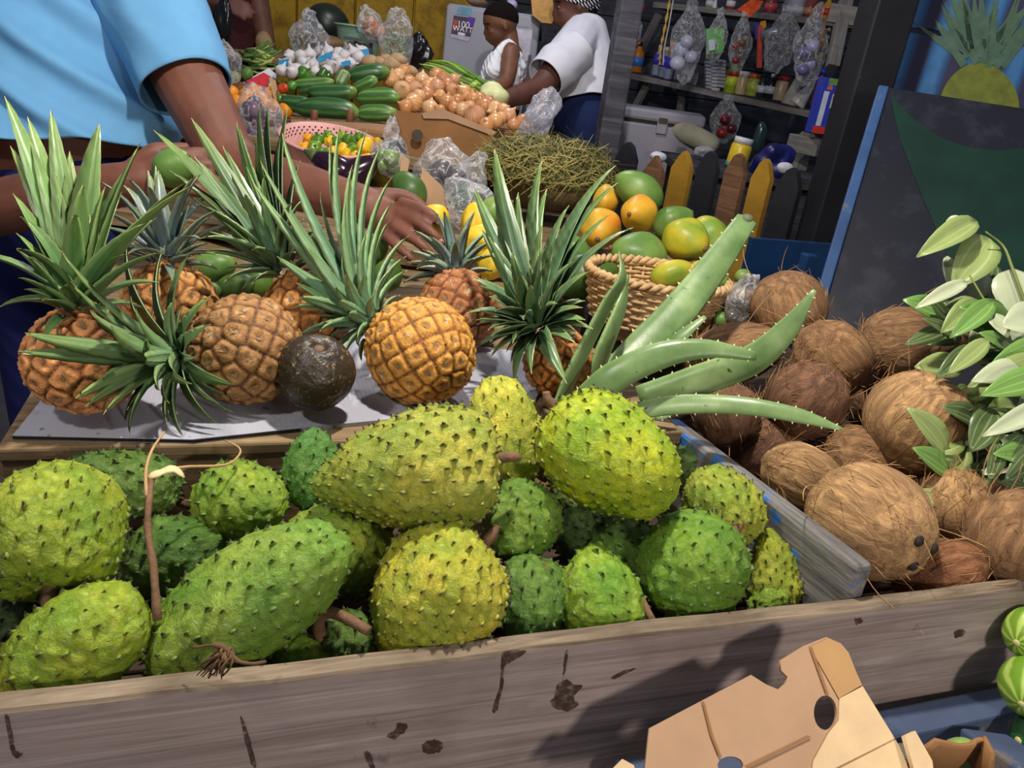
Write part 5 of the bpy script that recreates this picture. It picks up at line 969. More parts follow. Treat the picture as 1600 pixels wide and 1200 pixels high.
jar('spice_jar', 'jar of beige spice left of the orange lidded jar', 'jar', 1156, 148, 34, 18, JAR, c(170, 150, 110), (('lid', LID, W_),))
jar('spice_jar', 'jar with an orange lid and green label', 'jar', 1173, 150, 32, 19, JAR, c(150, 160, 70), (('lid', LID, c(200, 92, 44)), ('paper_label', [(1.03, .2), (1.03, .6)], c(180, 190, 80))))
jar('sauce_bottle', 'small bottle with a white label right of the orange lidded jar', 'bottle', 1187, 152, 34, 14, BOT, c(40, 44, 60), (('cap', CAP, K_), ('paper_label', LAB, W_)))
jar('sauce_bottle', 'black sauce bottle with a white cap and label', 'bottle', 1200, 154, 36, 17, BOT, K_, (('cap', CAP, W_), ('paper_label', LAB, c(190, 196, 210))))
jar('red_tub', 'tub with a red and blue lid', 'tub', 1216, 157, 36, 20, JAR, c(170, 150, 124), (('lid', LID, c(170, 40, 50)),))
jar('paper_cone', 'grey paper cone standing on the shelf', 'cone', 1232, 164, 64, 26, CONE, c(170, 166, 158), rot=.15, mat=TIM)
jar('paper_cone', 'shiny white cone leaning right on the shelf', 'cone', 1243, 164, 50, 28, CONE, c(206, 202, 196), rot=.5)
jar('blue_bottle', 'bottle with a blue cap behind the blue carton', 'bottle', 1272, 166, 56, 14, BOT, c(90, 40, 50), (('cap', [(.6, .82), (.6, 1.0)], c(40, 50, 160)),), d=3.75)
# carton with print
bx = WD(1279, 208, 3.15); bxd = thing('blue_carton', 'tall blue food carton with a red foot by the black post', 'box', mat4(bx, np.array(Euler((0, 0, .05)).to_matrix()))); s = 3.15 / FPX
def cart(nm, x, z, w_, h, cl, y=0.0, th=.001): o = ob(nm, me(nm, *box(x * s, -.0405 - y, z * s, w_ * s, th, h * s), smooth=False), TIN, bxd, cl); return o
ob('body', me('body', *box(0, 0, 40 * s, 34 * s, .08, 80 * s), smooth=False), TIN, bxd, c(52, 66, 176))
cart('red_foot', 0, 5, 34, 10, c(206, 60, 40)); cart('white_strip', -10, 36, 8, 50, c(200, 204, 220)); cart('green_top', 3, 75, 28, 9, c(110, 150, 50)); cart('print_panel', 7, 48, 14, 20, c(206, 196, 170)); cart('logo_patch', -7, 66, 8, 5, c(206, 110, 60)); cart('code_patch', 8, 16, 11, 9, c(206, 206, 210)); cart('round_logo', -7, 72, 5, 5, c(150, 170, 220))
for x, z in ((4, 53), (10, 55), (9, 44)): cart('food_picture', x, z, 6, 6, c(150, 100, 40), .0008)
# upper shelf
for i, (nm, lb, x, y, h, w__, pr, cl, lc) in enumerate((('spice_pack', 'white and green packet at the left of the upper shelf', 1108, 14, 22, 14, CAN, c(150, 160, 120), W_), ('paper_pack', 'white cone packet on the upper shelf', 1116, 14, 18, 9, CONE, W_, W_), ('red_tin', 'red and white tin on the upper shelf', 1140, 16, 26, 14, CAN, c(170, 60, 60), W_), ('ketchup_jar', 'dark red jar with a white label on the upper shelf', 1202, 22, 30, 20, JAR, c(110, 46, 60), c(190, 80, 70)), ('clear_tub', 'clear plastic tub on the upper shelf', 1240, 27, 30, 28, CAN, c(170, 170, 190), W_), ('red_tin', 'dark red tin right of the clear tub', 1262, 29, 30, 16, CAN, c(150, 70, 64), c(206, 150, 110)), ('honey_jar', 'brown jar with a red band on the upper shelf', 1276, 31, 32, 14, JAR, c(110, 60, 34), c(150, 50, 40)), ('sauce_jar', 'yellow and red bottle at the right end of the upper shelf', 1288, 32, 34, 15, BOT, c(206, 150, 40), c(200, 60, 40)))):
    jar(nm, lb, 'grocery', x, y, h, w__, pr, cl, (('paper_label', LAB, lc),) if nm != 'paper_pack' else ())
# hanging bags and packets
def hang(label, x, y, d, w, h, col, fill=None, mat=CLEAR, th=86): return bag(label, x, y, d, w, h, th, int(x), mat, .55, fill, 'hanging_bag', .12, 'hanging bag', 'bags hanging from the shelf', .4)
hang('big clear bag of white cups hanging from the upper shelf', 1074, 62, 4.0, 26, 56, None, lump_fill([c(196, 196, 216), c(180, 180, 200)], 4, .45))
hang('clear bag with a green packet hanging from the upper shelf', 1121, 56, 3.95, 17, 38, None)
panel('green_packet', 'green and white packet inside the hanging bag', [(1103, 45), (1132, 43), (1130, 82), (1105, 86)], 3.95, .012, plain('green_print', c(88, 170, 60), .4, .2, 30), catg='packet')
panel('white_patch', 'white panel on the green hanging packet', [(1107, 62), (1117, 61), (1117, 78), (1108, 80)], 3.935, .002, plain('print_white', c(190, 196, 210), .4), catg='packet label')
hang('clear bag of red sweets hanging right of the green packet', 1158, 66, 3.9, 16, 42, None, lump_fill([c(150, 50, 56), c(120, 90, 60), c(60, 40, 40)], 5, .4))
panel('chips_packet', 'shiny red and yellow snack packet hanging from the upper shelf', [(1150, 16), (1172, 0), (1192, 2), (1186, 14), (1170, 28), (1160, 20)], 3.9, .02, plain('red_foil', c(216, 84, 30), .25, .35, 30), catg='packet')
panel('red_brush', 'red brush hanging between the bags', [(1184, 40), (1190, 40), (1190, 106), (1182, 106)], 3.85, .02, plain('red_plastic', c(206, 70, 54), .4), catg='brush')
panel('blue_brush', 'blue and yellow brush head beside the red brush', [(1178, 36), (1186, 38), (1184, 60), (1180, 62)], 3.86, .02, plain('blue_plastic', c(46, 56, 160), .4), catg='brush')
panel('yellow_cloth', 'yellow cloth tag beside the metal cups', [(1188, 34), (1196, 32), (1197, 42), (1187, 50)], 3.86, .01, plain('yellow_plastic', c(206, 150, 40), .5), catg='tag')
for lb, x, y, r_, rt in (('metal cup hanging on its side, upper left', 1202, 52, 14, 1.2), ('metal cup hanging upright with a bright stripe', 1218, 74, 16, 0), ('dark metal cup hanging behind the bright one', 1204, 78, 14, .2), ('metal cup hanging lowest in the group', 1216, 98, 13, .4)):
    P = WD(x, y, 3.8); s = 3.8 / FPX; q = thing('metal_cup', lb, 'cup', mat4(P, np.array(Euler((0, rt, 0)).to_matrix())), 'metal cups hanging by the shelf'); ob('body', me('body', *lathe([(r_ * .5 * s, -12 * s), (r_ * .5 * s, 10 * s), (r_ * .53 * s, 11 * s), (r_ * .45 * s, 9 * s), (r_ * .45 * s, -10 * s)], 18)), plain('cup_steel', c(176, 180, 186), .3, .05, 10, Metallic=.8), q)
    ob('handle', me('handle', *tube(cat([A(r_ * .5, 0, 6) * s, A(r_ * .8, 0, 4) * s, A(r_ * .8, 0, -4) * s, A(r_ * .5, 0, -6) * s], 8), .002, 6)), MATS['cup_steel'], q)
hang('clear bag over the metal cups', 1222, 60, 3.75, 24, 46, None)
hang('large clear bag of purple packs hanging near the upright', 1268, 72, 3.6, 26, 56, None, lump_fill([c(110, 100, 150), c(150, 150, 190), c(84, 66, 110)], 5, .4))
ky = thing('key_bunch', 'bunch of keys and tags hanging on a brown strap', 'keys', mat4(WD(1288, 60, 3.45), np.eye(3)))
ob('strap', me('strap', *tube(np.array([WD(1292, 24, 3.45), WD(1288, 45, 3.45), WD(1280, 75, 3.45)]) - np.array(ky.location), .005, 6, flat=.4)), plain('strap_leather', c(130, 86, 46), .6), ky)
for i, (x, y) in enumerate(((1275, 80), (1284, 84), (1290, 70), (1294, 58), (1288, 62), (1296, 46))): o = ob('key', me('key', *join([lathe([(.008, -.002), (.008, .002)], 10), box(0, -.018, 0, .006, .03, .003)]), smooth=False), plain('key_metal', c(200, 190, 150), .3, .2, 30, Metallic=.7), ky); o.location = Vector(WD(x, y, 3.44)) - ky.location; o.rotation_euler = (1.2, .3 * i, .2)
hang('clear bag of dark red sweets hanging below the lower shelf', 1133, 185, 3.75, 24, 34, None, lump_fill([c(150, 44, 50), c(170, 70, 70), c(90, 30, 40)], 7, .36))
hang('small packet hanging at the grey post', 995, 45, 3.6, 8, 24, None, lump_fill([c(150, 96, 60)], 3, .5)); lumpob('red_ball', 'small red packet hanging high at the grey post', 'packet', 1002, 10, 3.6, 6, 9, plain('red_pack', c(170, 40, 44), .4), 3)
st = thing('hanging_string', 'twisted yellow and white string hanging from the upper shelf', 'string', None); P = cat([WD(1052, 0, 4.0), WD(1045, 40, 4.0), WD(1038, 75, 4.0), WD(1036, 102, 4.0)], 14); ob('white_cord', me('cord', *tube(P, .004, 6)), plain('cord_white', c(190, 184, 170), .7), st); ob('yellow_ribbon', me('ribbon', *tube(P + A(-.018, 0, 0), [.003, .010] * 7, 6, flat=.4)), plain('ribbon', c(196, 156, 66), .6), st)
# cooler box
cb_ = WD(1022, 245, 3.72); ck = thing('cooler_box', 'grey plastic cooler box with a latch behind the fence', 'cooler', mat4(cb_, np.array(Euler((0, 0, -.12)).to_matrix()))); GREYP = plain('cooler_grey', c(150, 146, 158), .45, .06, 10)
bevel(ob('body', me('body', *box(0, .15, .02, .38, .30, .26), smooth=False), GREYP, ck), .015); bevel(ob('lid', me('lid', *box(0, .15, .185, .41, .33, .055), smooth=False), GREYP, ck), .015); ob('gap', me('gap', *box(0, .15, .154, .385, .31, .01), smooth=False), BLACKM, ck)  # gap is a black strip for the shade under the lid
l_ = bevel(ob('latch', me('latch', *box(.01, -.008, .135, .05, .016, .055), smooth=False), GREYP, ck), .004); ob('clasp', me('clasp', *box(.01, -.014, .168, .04, .012, .025), smooth=False), plain('rust', c(70, 56, 46), .7), l_); ob('badge', me('badge', *box(.12, -.001, .05, .045, .004, .024), smooth=False), plain('badge_grey', c(110, 108, 124), .4), ck)
pl = bevel(ob('plinth', me('plinth', *box(0, 0, 0, .6, .5, .82), smooth=False), DARKW), .01); pl.location = (cb_[0], cb_[1] + .2, .41); tag(pl, 'dark wooden stand under the grey cooler box', 'stand')
jar('powder_tub', 'yellow tub with a white lid behind the fence', 'tub', 1148, 262, 46, 32, JAR, c(216, 186, 40), (('lid', LID, c(206, 206, 210)), ('base_band', [(1.03, 0), (1.03, .16)], c(80, 150, 140))), d=3.1, rot=.1)
o = ob('flour_bag', me('flour_bag', *limb([WD(1050, 195, 3.7), WD(1075, 208, 3.65), WD(1110, 225, 3.6)], [.035, .05, .045], 14, 8)), plain('flour_paper', c(190, 186, 160), .6, .15, 20)); tag(o, 'long white packet leaning beside the cooler box', 'packet')
lumpob('blue_cloth', 'dark blue plastic heap behind the yellow picket', 'bag', 1208, 250, 2.95, 26, 24, plain('navy_plastic', c(20, 24, 90), .35, .3, 20), 8, .34); lumpob('teal_bottle', 'dark teal rounded bottle hanging behind the pickets', 'bottle', 1187, 215, 3.3, 10, 24, plain('teal_dark', c(30, 52, 58), .25, .1), 9, .05); lumpob('white_pack', 'crumpled white pack behind the rightmost picket', 'pack', 1226, 262, 2.75, 12, 8, plain('white_paper', c(206, 206, 216), .6, .05), 10, .12); lumpob('grey_pack', 'crumpled grey pack between cooler and pickets', 'pack', 1100, 238, 3.2, 16, 9, plain('grey_paper', c(150, 150, 156), .5, .1), 11, .14)
lumpob('white_cloth', 'white cloth draped behind the brown picket', 'cloth', 1028, 246, 2.82, 13, 9, MATS['white_paper'], 12, .1)

# ------------------------------------------------------------------ fridge with poster
fr = WD(766, 75, 3.62); fz = WD(766, 14, 3.62)[2]; fg = thing('fridge', 'grey fridge with posters behind the child', 'fridge', mat4((fr[0], fr[1], 0), np.array(Euler((0, 0, .03)).to_matrix()))); FGM = plain('fridge_grey', c(140, 142, 154), .4, .06, 6)
bevel(ob('cabinet', me('cabinet', *box(0, .27, fz / 2, .44, .46, fz), smooth=False), FGM, fg), .01); dr = bevel(ob('door', me('door', *box(0, .02, fz / 2 + .02, .44, .04, fz - .06), smooth=False), FGM, fg), .008); ob('handle', me('handle', *box(.19, -.015, fz - .30, .015, .03, .25), smooth=False), plain('handle_dark', c(60, 60, 70), .4), dr)
s = 3.62 / FPX
def fpan(nm, pts, cl, y=.0, mat=TIM, parent=None):
    O = np.array(fg.matrix_world @ Vector((0, -.002 - y, 0))); n = np.array(fg.matrix_world.to_3x3() @ Vector((0, -1, 0))); x = np.array(fg.matrix_world.to_3x3() @ Vector((1, 0, 0))); q = [WP(a, b, O, n) - O for a, b in pts]
    o = flatshape(nm, [(float(np.dot(p, x)), float(p[2])) for p in q], [], .001, mat4(O, np.stack([x, A(0, 0, 1), n], 1)), mat, parent or fg); o.color = cl; return o
po = fpan('poster', [(709, 24), (743, 29), (733, 64), (704, 57)], c(66, 56, 76)); fpan('poster_top', [(716, 10), (738, 12), (736, 25), (713, 22)], c(104, 150, 176)); fpan('poster_purple', [(733, 26), (742, 28), (738, 42), (731, 40)], c(84, 44, 150), .001); fpan('poster_foot', [(705, 53), (735, 58), (732, 65), (704, 58)], c(176, 170, 190), .001); fpan('poster_red', [(709, 30), (716, 31), (712, 47), (707, 46)], c(170, 70, 60), .001); fpan('poster_bar', [(716, 50), (727, 52), (726, 56), (715, 54)], c(206, 206, 214), .001)
fpan('paper_sheet', [(801, 45), (832, 47), (826, 94), (817, 98), (800, 94)], c(196, 190, 204)); fpan('grey_strip', [(806, 36), (826, 39), (826, 43), (806, 40)], c(150, 150, 170), .001)
O = np.array(fg.matrix_world @ Vector((0, -.004, 0))); n = np.array(fg.matrix_world.to_3x3() @ Vector((0, -1, 0))); x = np.array(fg.matrix_world.to_3x3() @ Vector((1, 0, 0)))
for body, px_, py_, sz in (('100', 724, 39, .040), ('WATT', 723, 46, .032)): textob('lettering', body, sz, mat4(WP(px_, py_, O, n), np.stack([x, A(0, 0, 1), n], 1)), plain('print_letters', c(225, 225, 230), .5), fg)
for lb, x0, y0, w_, cl in (('brown basket on the fridge', 745, 3, 18, c(120, 96, 76)), ('pale cloth hanging over the fridge top', 800, 6, 9, c(180, 176, 206))): lumpob('fridge_top_item', lb, 'item', x0, y0, 3.75, w_, 7, plain('fridgetop_%d' % x0, cl, .7, .2, 20), 3, .1)
panel('snack_bag', 'large yellow snack bag hanging in front of the woman', [(829, -10), (866, -10), (866, 30), (862, 38), (846, 36), (832, 24)], 3.45, .03, plain('yellow_foil', c(172, 122, 20), .5, .35, 40), catg='snack bag')
beam('dark_frame', WD(848, 40, 3.8), WD(842, 110, 3.8), .05, .05, DARKW); tag(bpy.data.objects['dark_frame'], 'dark upright frame right of the fridge', 'frame')
for x, lb in ((945, 'left dark blue bottle behind the white shirt'), (953, 'right dark blue bottle behind the white shirt')): jar('blue_bottle', lb, 'bottle', x, 92, 34, 8, BOT, c(40, 50, 150), (('cap', CAP, c(40, 80, 130)),), d=3.9)
beam('shelf_board', WD(925, 94, 3.95), WD(985, 102, 3.95), .12, .02, SHW, shelf)

# ------------------------------------------------------------------ painted panel, mural boards, blue crate
pTL, pBL, pTR = WD(1390, 136, 1.74), WD(1347, 505, 1.52), WD(1700, 184, 1.62); ex = unit(pTR - pTL); ez = pTL - pBL; ez = unit(ez - ex * np.dot(ez, ex)); en = np.cross(ex, ez)
Wp, Hp = .62, float(np.linalg.norm(pTL - pBL)) + .25
pn = thing('painted_board', 'dark painted board with a green curved band leaning behind the leaves', 'painted board', mat4(pTL, np.stack([ex, -en, ez], 1)))
def pl2(x, y): q = WP(x, y, pTL, en) - pTL; return float(np.dot(q, ex)), float(np.dot(q, ez))
t = NT('panel_paint'); ns_ = t.noise(9, detail=6, rough=.65); PNT = t.fin(t.mix(t.step(ns_, .5, .66, 0, .6), c(26, 28, 38), c(54, 56, 66)), .45, .4); t = NT('panel_green'); PGN = t.fin(t.mix(t.step(t.noise(7, detail=6), .4, .7), c(16, 40, 34), c(20, 54, 42)), .45, .4)
bevel(ob('board', me('board', *box(Wp / 2, .012, -Hp / 2, Wp, .022, Hp), smooth=False), PNT, pn), .002)
BLUEW = m_paintwood('blue_edge_paint', c(54, 88, 136), c(36, 60, 100), c(96, 92, 86), .62); bevel(ob('edge_strip', me('edge_strip', *box(-.012, .022, -Hp / 2, .022, .05, Hp), smooth=False), BLUEW, pn), .003)
up_ = [pl2(x, y) for x, y in ((1391, 150), (1412, 172), (1440, 197), (1475, 218), (1515, 231), (1560, 236), (1605, 230), (1650, 215), (1700, 190))]; lo_ = [pl2(x, y) for x, y in ((1700, 520), (1530, 480), (1480, 400), (1430, 280), (1405, 215))]
flatshape('green_band', up_ + lo_, [], .0008, mat4(pTL + en * .0006, np.stack([ex, ez, en], 1)), PGN, pn)
# boards with the painted pineapple
mO = WD(1500, 80, 2.15); mn = unit(A(-.15, -1, 0)); mx_ = unit(np.cross(A(0, 0, 1), mn)); mz = A(0, 0, 1.); mR = np.stack([mx_, -mn, mz], 1)
t = NT('mural_blue'); sx_ = t.xyz()[0]; wv = t.wave(3.2, t.map((1, .1, .1)), 4.0, .6); MUB = t.fin(t.mix(t.step(t.noise(14, detail=5), .55, .7, 0, .4), t.ramp(wv, [(.2, c(60, 58, 88)), (.5, c(48, 92, 144)), (.9, c(70, 124, 180))]), c(50, 60, 84)), .6, .3)
mu = struct(thing('wall_mural', None, None, mat4(mO, mR))); mu['label'] = 'blue painted boards with a pineapple mural at the upper right'
def m2(x, y): q = WP(x, y, mO, mn) - mO; return float(np.dot(q, mx_)), float(q[2])
def mbox(z0, z1): o = ob('board', me('board', *box(.30, .012, (z0 + z1) / 2, 1.0, .022, z1 - z0), smooth=False), MUB, mu); return bevel(o, .003)
zg = m2(1500, 56)[1]; mbox(zg - .25, zg - .006); mbox(zg + .006, zg + .25); mbox(zg + .26, zg + .5); mbox(zg - .62, zg - .262)
def mpaint(nm, pts, cl, k=0): o = flatshape(nm, [m2(*p) for p in pts], [], .0006, mat4(mO + mn * (.0006 + k * .0004), np.stack([mx_, mz, mn], 1)), plain('mural_' + nm, cl, .6, .25, 30), mu); return o
mpaint('pineapple_body', [(1530 + 62 * math.cos(a) * (1 - .12 * math.sin(a)), 160 - 62 * math.sin(a)) for a in np.linspace(0, 6.28, 40)[:-1]], c(114, 122, 44))
r = np.random.default_rng(4)
for k in range(34):
    x0 = 1535 + r.uniform(-34, 34); an = math.radians(90 - (x0 - 1535) * 1.3 + r.uniform(-18, 18)); l_ = r.uniform(50, 120); y0 = 108 - r.uniform(0, 50); dx, dy = math.cos(an), -math.sin(an); w_ = r.uniform(4, 8)
    mpaint('painted_leaf', [(x0 - dy * w_, y0 + dx * w_), (x0 + dx * l_ * .5 - dy * w_ * .8, y0 + dy * l_ * .5 + dx * w_ * .8), (x0 + dx * l_, y0 + dy * l_), (x0 + dx * l_ * .5 + dy * w_ * .8, y0 + dy * l_ * .5 - dx * w_ * .8), (x0 + dy * w_, y0 - dx * w_)], c(78, 108, 88), 1 + k % 5).color = (1, 1, 1, 1)
bcr = thing('blue_crate', 'blue plastic crate between the black post and the painted panel', 'crate', mat4(WD(1318, 470, 1.85) * A(1, 1, 0) + A(0, 0, 0), np.array(Euler((0, 0, .3)).to_matrix()))); BCM = plain('crate_blue', c(22, 56, 98), .4, .15, 12)
for k in range(9): bevel(ob('slat', me('slat', *box(.02, 0, .06 + k * .10, .30, .02, .075), smooth=False), BCM, bcr), .004)
for x in (-.12, .16): bevel(ob('corner_post', me('corner_post', *box(x, .012, .48, .03, .03, .96), smooth=False), BCM, bcr), .004)
ob('rear_wall', me('rear_wall', *box(.02, .25, .47, .30, .02, .94), smooth=False), BCM, bcr)
lumpob('orange_cloth', 'dark orange cloth behind the blue panel edge', 'cloth', 1352, 326, 1.94, 10, 30, plain('orange_cloth', c(150, 60, 36), .8), 2)

# ------------------------------------------------------------------ people
SKM, SKC, SKW = m_skin('skin_man', c(112, 68, 52)), m_skin('skin_child', c(104, 66, 44)), m_skin('skin_woman', c(94, 58, 46))
HAIR = plain('short_black_hair', c(20, 14, 12), .95, .4, 200, .8, spec=.1); EYEW = plain('eye_white', c(150, 132, 116), .5, .02); EYED = plain('eye_dark', c(24, 14, 10), .5, .02)
def head(P, face, up, rad, voxel=.004, lips=1.0):
    """skull, jaw, nose, lips and ears as overlapping lumps; rad = half head depth"""
    f, u = unit(face), unit(np.asarray(up) - unit(face) * np.dot(up, unit(face))); s_ = np.cross(u, f); R3 = np.stack([f, s_, u], 1); q = lambda a, b, e: P + R3 @ (A(a, b, e) * rad)
    L = [egg(q(-.08, 0, .18), A(.98, .78, .86) * rad, R3, 24, 18), egg(q(.28, 0, -.38), A(.62, .58, .68) * rad, R3, 20, 14), egg(q(.52, 0, -.80), A(.26, .30, .22) * rad, R3), egg(q(.86, 0, -.36), A(.16, .13, .12) * rad, R3), limb([q(.78, 0, -.02), q(.90, 0, -.30)], [.07 * rad, .11 * rad], 8),
         egg(q(.82, 0, -.60), A(.13, .24, .06) * rad * lips, R3), egg(q(.80, 0, -.70), A(.13, .22, .065) * rad * lips, R3), egg(q(.68, 0, .12), A(.22, .44, .10) * rad, R3)]
    for k in (-1, 1): L += [egg(q(-.08, k * .78, -.16), A(.16, .06, .26) * rad, R3), egg(q(.60, k * .34, -.30), A(.2, .2, .18) * rad, R3)]
    return L, R3, q
def eyes(root, q, R3, rad):
    for k in (-1, 1):
        o = ob('eye', me('eye', *egg(q(.735, k * .30, -.11), A(.06, .11, .045) * rad, R3, 10, 8)), EYEW, root); ob('pupil', me('pupil', *egg(q(.765, k * .31, -.115), A(.045, .085, .05) * rad, R3, 8, 6)), EYED, o)
        ob('eyebrow', me('eyebrow', *limb([q(.80, k * .16, .08), q(.82, k * .34, .12), q(.70, k * .50, .08)], [.03 * rad] * 3, 6)), HAIR, root)
def cap(root, name, P, R3, rad, mat, g=1.05, low=-.1, back=.0):
    V, F = sphere(90, 64); V = V * A(.98, .78, .86) * g; V += A(-.08, 0, .18); keep = (V[:, 2] > low + .45 * V[:, 0] * (1 if V is not None else 0)); V2 = V.copy(); k = ~keep; V2[k] = (V[k] - A(-.08, 0, .18)) * .90 + A(-.08, 0, .18); ob(name, me(name, P + (V2 * rad) @ R3.T, F), mat, root)

def clothtube(P, rad, n=56, seg=40, flat=1.0, up=None, fold=.004, ff=50, dirv=(.7, 0, .8), seed=1, fade=None):
    Pc = cat(P, seg); rc = np.interp(np.linspace(0, len(P) - 1, seg), range(len(P)), rad); V, F = tube(Pc, rc, n, False, flat, up)
    ctr = np.repeat(Pc, n, axis=0); N = unit(V - ctr); f1 = np.sin(V @ np.asarray(dirv, float) * ff + 2.0 * wob(V, 6, seed)); f2 = np.sin(V @ np.roll(np.asarray(dirv, float), 1) * ff * 1.7 + 2.5 * wob(V, 8, seed + 3))
    amp = fold * ((.5 + .5 * f1) ** 2.2 * 1.6 + .35 * f2 * np.clip(wob(V, 5, seed + 5) + .3, 0, 1)); f3 = np.sin(V @ np.asarray(dirv, float) * ff * .42 + 2.6 * wob(V, 5, seed + 7)); amp = amp - fold * .75 * np.exp(-(f3 / .28) ** 2) * np.clip(wob(V, 4, seed + 9) + .6, 0, 1); m = me('cloth', V + N * amp[:, None], F); return m
def cloth(name, m, mat, root, th=.004):
    o = ob(name, m, mat, root); k = o.modifiers.new('thickness', 'SOLIDIFY'); k.thickness = th; k.offset = 1; return o
# --- child in the white vest
ch = thing('person', 'small child in a white sleeveless vest looking down at the vegetables', 'person', mat4((0, 0, 0), np.eye(3)))
hc = WD(781, 36, 3.0); rad = 29 * 3.0 / FPX; fdir = unit(-Rv * .94 - A(0, 0, .30) - Fv * .28)
L, R3, q = head(hc, fdir, A(0, 0, 1), rad)
nk, ch_, hp2 = WD(796, 68, 3.04), WD(786, 112, 3.05), WD(776, 168, 3.05); sh1, sh2 = WD(797, 84, 2.96), WD(782, 86, 3.15)
L += [limb([WD(793, 52, 3.03), nk, WD(794, 84, 3.05)], [.040, .038, .05], 12, 6), limb([WD(793, 86, 3.05), ch_, hp2], [.062, .078, .082], 16, 8), limb([sh1, WD(794, 112, 2.93), WD(787, 132, 2.90), WD(768, 140, 2.86), WD(750, 146, 2.84)], [.036, .033, .029, .025, .020], 12, 12), limb([sh2, WD(765, 112, 3.18), WD(752, 140, 3.12)], [.034, .030, .024], 12, 8), limb([nk + A(0, 0, -.03), sh1], [.045, .040], 10), limb([nk + A(0, 0, -.03), sh2], [.045, .036], 10),
      limb([hp2, hp2 + A(-.02, -.02, -.22), hp2 + A(-.02, 0, -.45)], [.07, .052, .04], 12), limb([hp2 + A(0, .09, 0), hp2 + A(-.02, .08, -.22), hp2 + A(-.02, .1, -.45)], [.07, .052, .04], 12)]
hw_ = WD(750, 146, 2.84); L += [egg(hw_, (.026, .018, .014))] + [limb([hw_ + A(-.015, (k - 1.5) * .009, 0), hw_ + A(-.035, (k - 1.5) * .010, -.006), hw_ + A(-.048, (k - 1.5) * .010, -.016)], [.006, .0055, .005], 6) for k in range(4)] + [limb([hw_ + A(0, -.018, 0), hw_ + A(-.02, -.03, -.005)], [.007, .006], 6)]
ob('body', organic('body', L, .0055, 5), SKC, ch); eyes(ch, q, R3, rad); cap(ch, 'hair', hc, R3, rad, HAIR, 1.018, .20)
vt = organic('vest', [limb([WD(794, 94, 3.05), ch_, hp2], [.066, .086, .094], 18, 10), limb([WD(797, 76, 3.0), WD(795, 100, 3.0)], [.022, .05], 10), limb([WD(788, 76, 3.10), WD(786, 100, 3.11)], [.022, .05], 10), egg(WD(790, 104, 3.05), (.085, .085, .05)), limb([WD(795, 66, 2.985), WD(786, 72, 2.95), WD(776, 88, 2.945), WD(770, 112, 2.95)], [.014, .015, .020, .035], 10, 10), limb([WD(795, 66, 2.985), WD(804, 74, 2.985), WD(808, 92, 3.0), WD(803, 118, 3.0)], [.014, .013, .014, .03], 10, 10)], .005, 2); ob('vest', vt, m_cloth('vest_white', c(222, 224, 230), .3, 14), ch)
ob('shorts', organic('shorts', [limb([hp2 + A(0, 0, .01), hp2 + A(-.02, 0, -.2)], [.095, .07], 14), limb([hp2 + A(0, .09, 0), hp2 + A(-.02, .08, -.2)], [.09, .07], 14)], .008, 3), m_cloth('shorts_dark', c(40, 44, 60), .3), ch)
stl = thing('wooden_stool', 'wooden stool the child stands on behind the platform', 'stool', mat4((hp2[0], hp2[1] + .05, 0), np.eye(3))); zt = hp2[2] - .50; ob('seat', me('seat', *box(0, 0, zt - .02, .3, .3, .03), smooth=False), WOODT, stl)
for a, b in ((-.12, -.12), (.12, -.12), (-.12, .12), (.12, .12)): ob('leg', me('leg', *box(a, b, (zt - .035) / 2, .035, .035, zt - .035), smooth=False), WOODT, stl)

# --- woman in the white T-shirt
wo = thing('person', 'woman in a white T-shirt, jeans and patterned headscarf reaching over the onions', 'person', mat4((0, 0, 0), np.eye(3)))
hc = WD(897, 4, 3.2); rad = 37 * 3.2 / FPX; fdir = unit(-Rv * .97 - A(0, 0, .16) - Fv * .14); L, R3, q = head(hc, fdir, A(.05, 0, 1), rad, lips=1.15)
nk = WD(914, 48, 3.24); chs = WD(911, 95, 3.25); wa = WD(917, 155, 3.25); hip = WD(920, 190, 3.28); s1, s2 = WD(892, 82, 3.08), WD(908, 74, 3.42)
arm1 = [s1, WD(866, 112, 3.02), WD(842, 138, 2.98), WD(812, 148, 2.92), WD(784, 158, 2.86)]
L += [limb([WD(908, 24, 3.23), nk, WD(914, 66, 3.25)], [.062, .058, .075], 14, 6), limb([WD(913, 66, 3.25), chs, wa, hip], [.10, .125, .118, .13], 18, 10), limb(arm1, [.060, .056, .046, .040, .030], 14, 14), limb([s2, WD(870, 105, 3.45), WD(820, 140, 3.2), WD(790, 150, 3.05)], [.056, .05, .04, .03], 12, 10), limb([nk, s1], [.08, .062], 10), limb([nk, s2], [.08, .06], 10)]
hd_ = arm1[-1]; dr_ = unit(arm1[-1] - arm1[-2]); L += [egg(hd_ + dr_ * .03, (.042, .036, .022))] + [limb([hd_ + dr_ * .06 + A(0, (k - 1.5) * .018, 0), hd_ + dr_ * .09 + A(0, (k - 1.5) * .02, -.01), hd_ + dr_ * .115 + A(0, (k - 1.5) * .02, -.03)], [.010, .009, .008], 8) for k in range(4)] + [limb([hd_ + dr_ * .02 + A(0, -.03, 0), hd_ + dr_ * .06 + A(0, -.055, -.01)], [.012, .009], 8)]
fx = A(hip[0], hip[1], 0)
for k in (-1, 1): L += [limb([hip + A(0, k * .08, 0), A(hip[0] - .02, hip[1] + k * .09, .52), A(hip[0] + .02, hip[1] + k * .10, .07)], [.095, .068, .045], 14, 8), limb([A(hip[0] + .03, hip[1] + k * .10, .04), A(hip[0] - .14, hip[1] + k * .10, .03)], [.038, .03], 8)]
ob('body', organic('body', L, .008, 5), SKW, wo); eyes(wo, q, R3, rad)
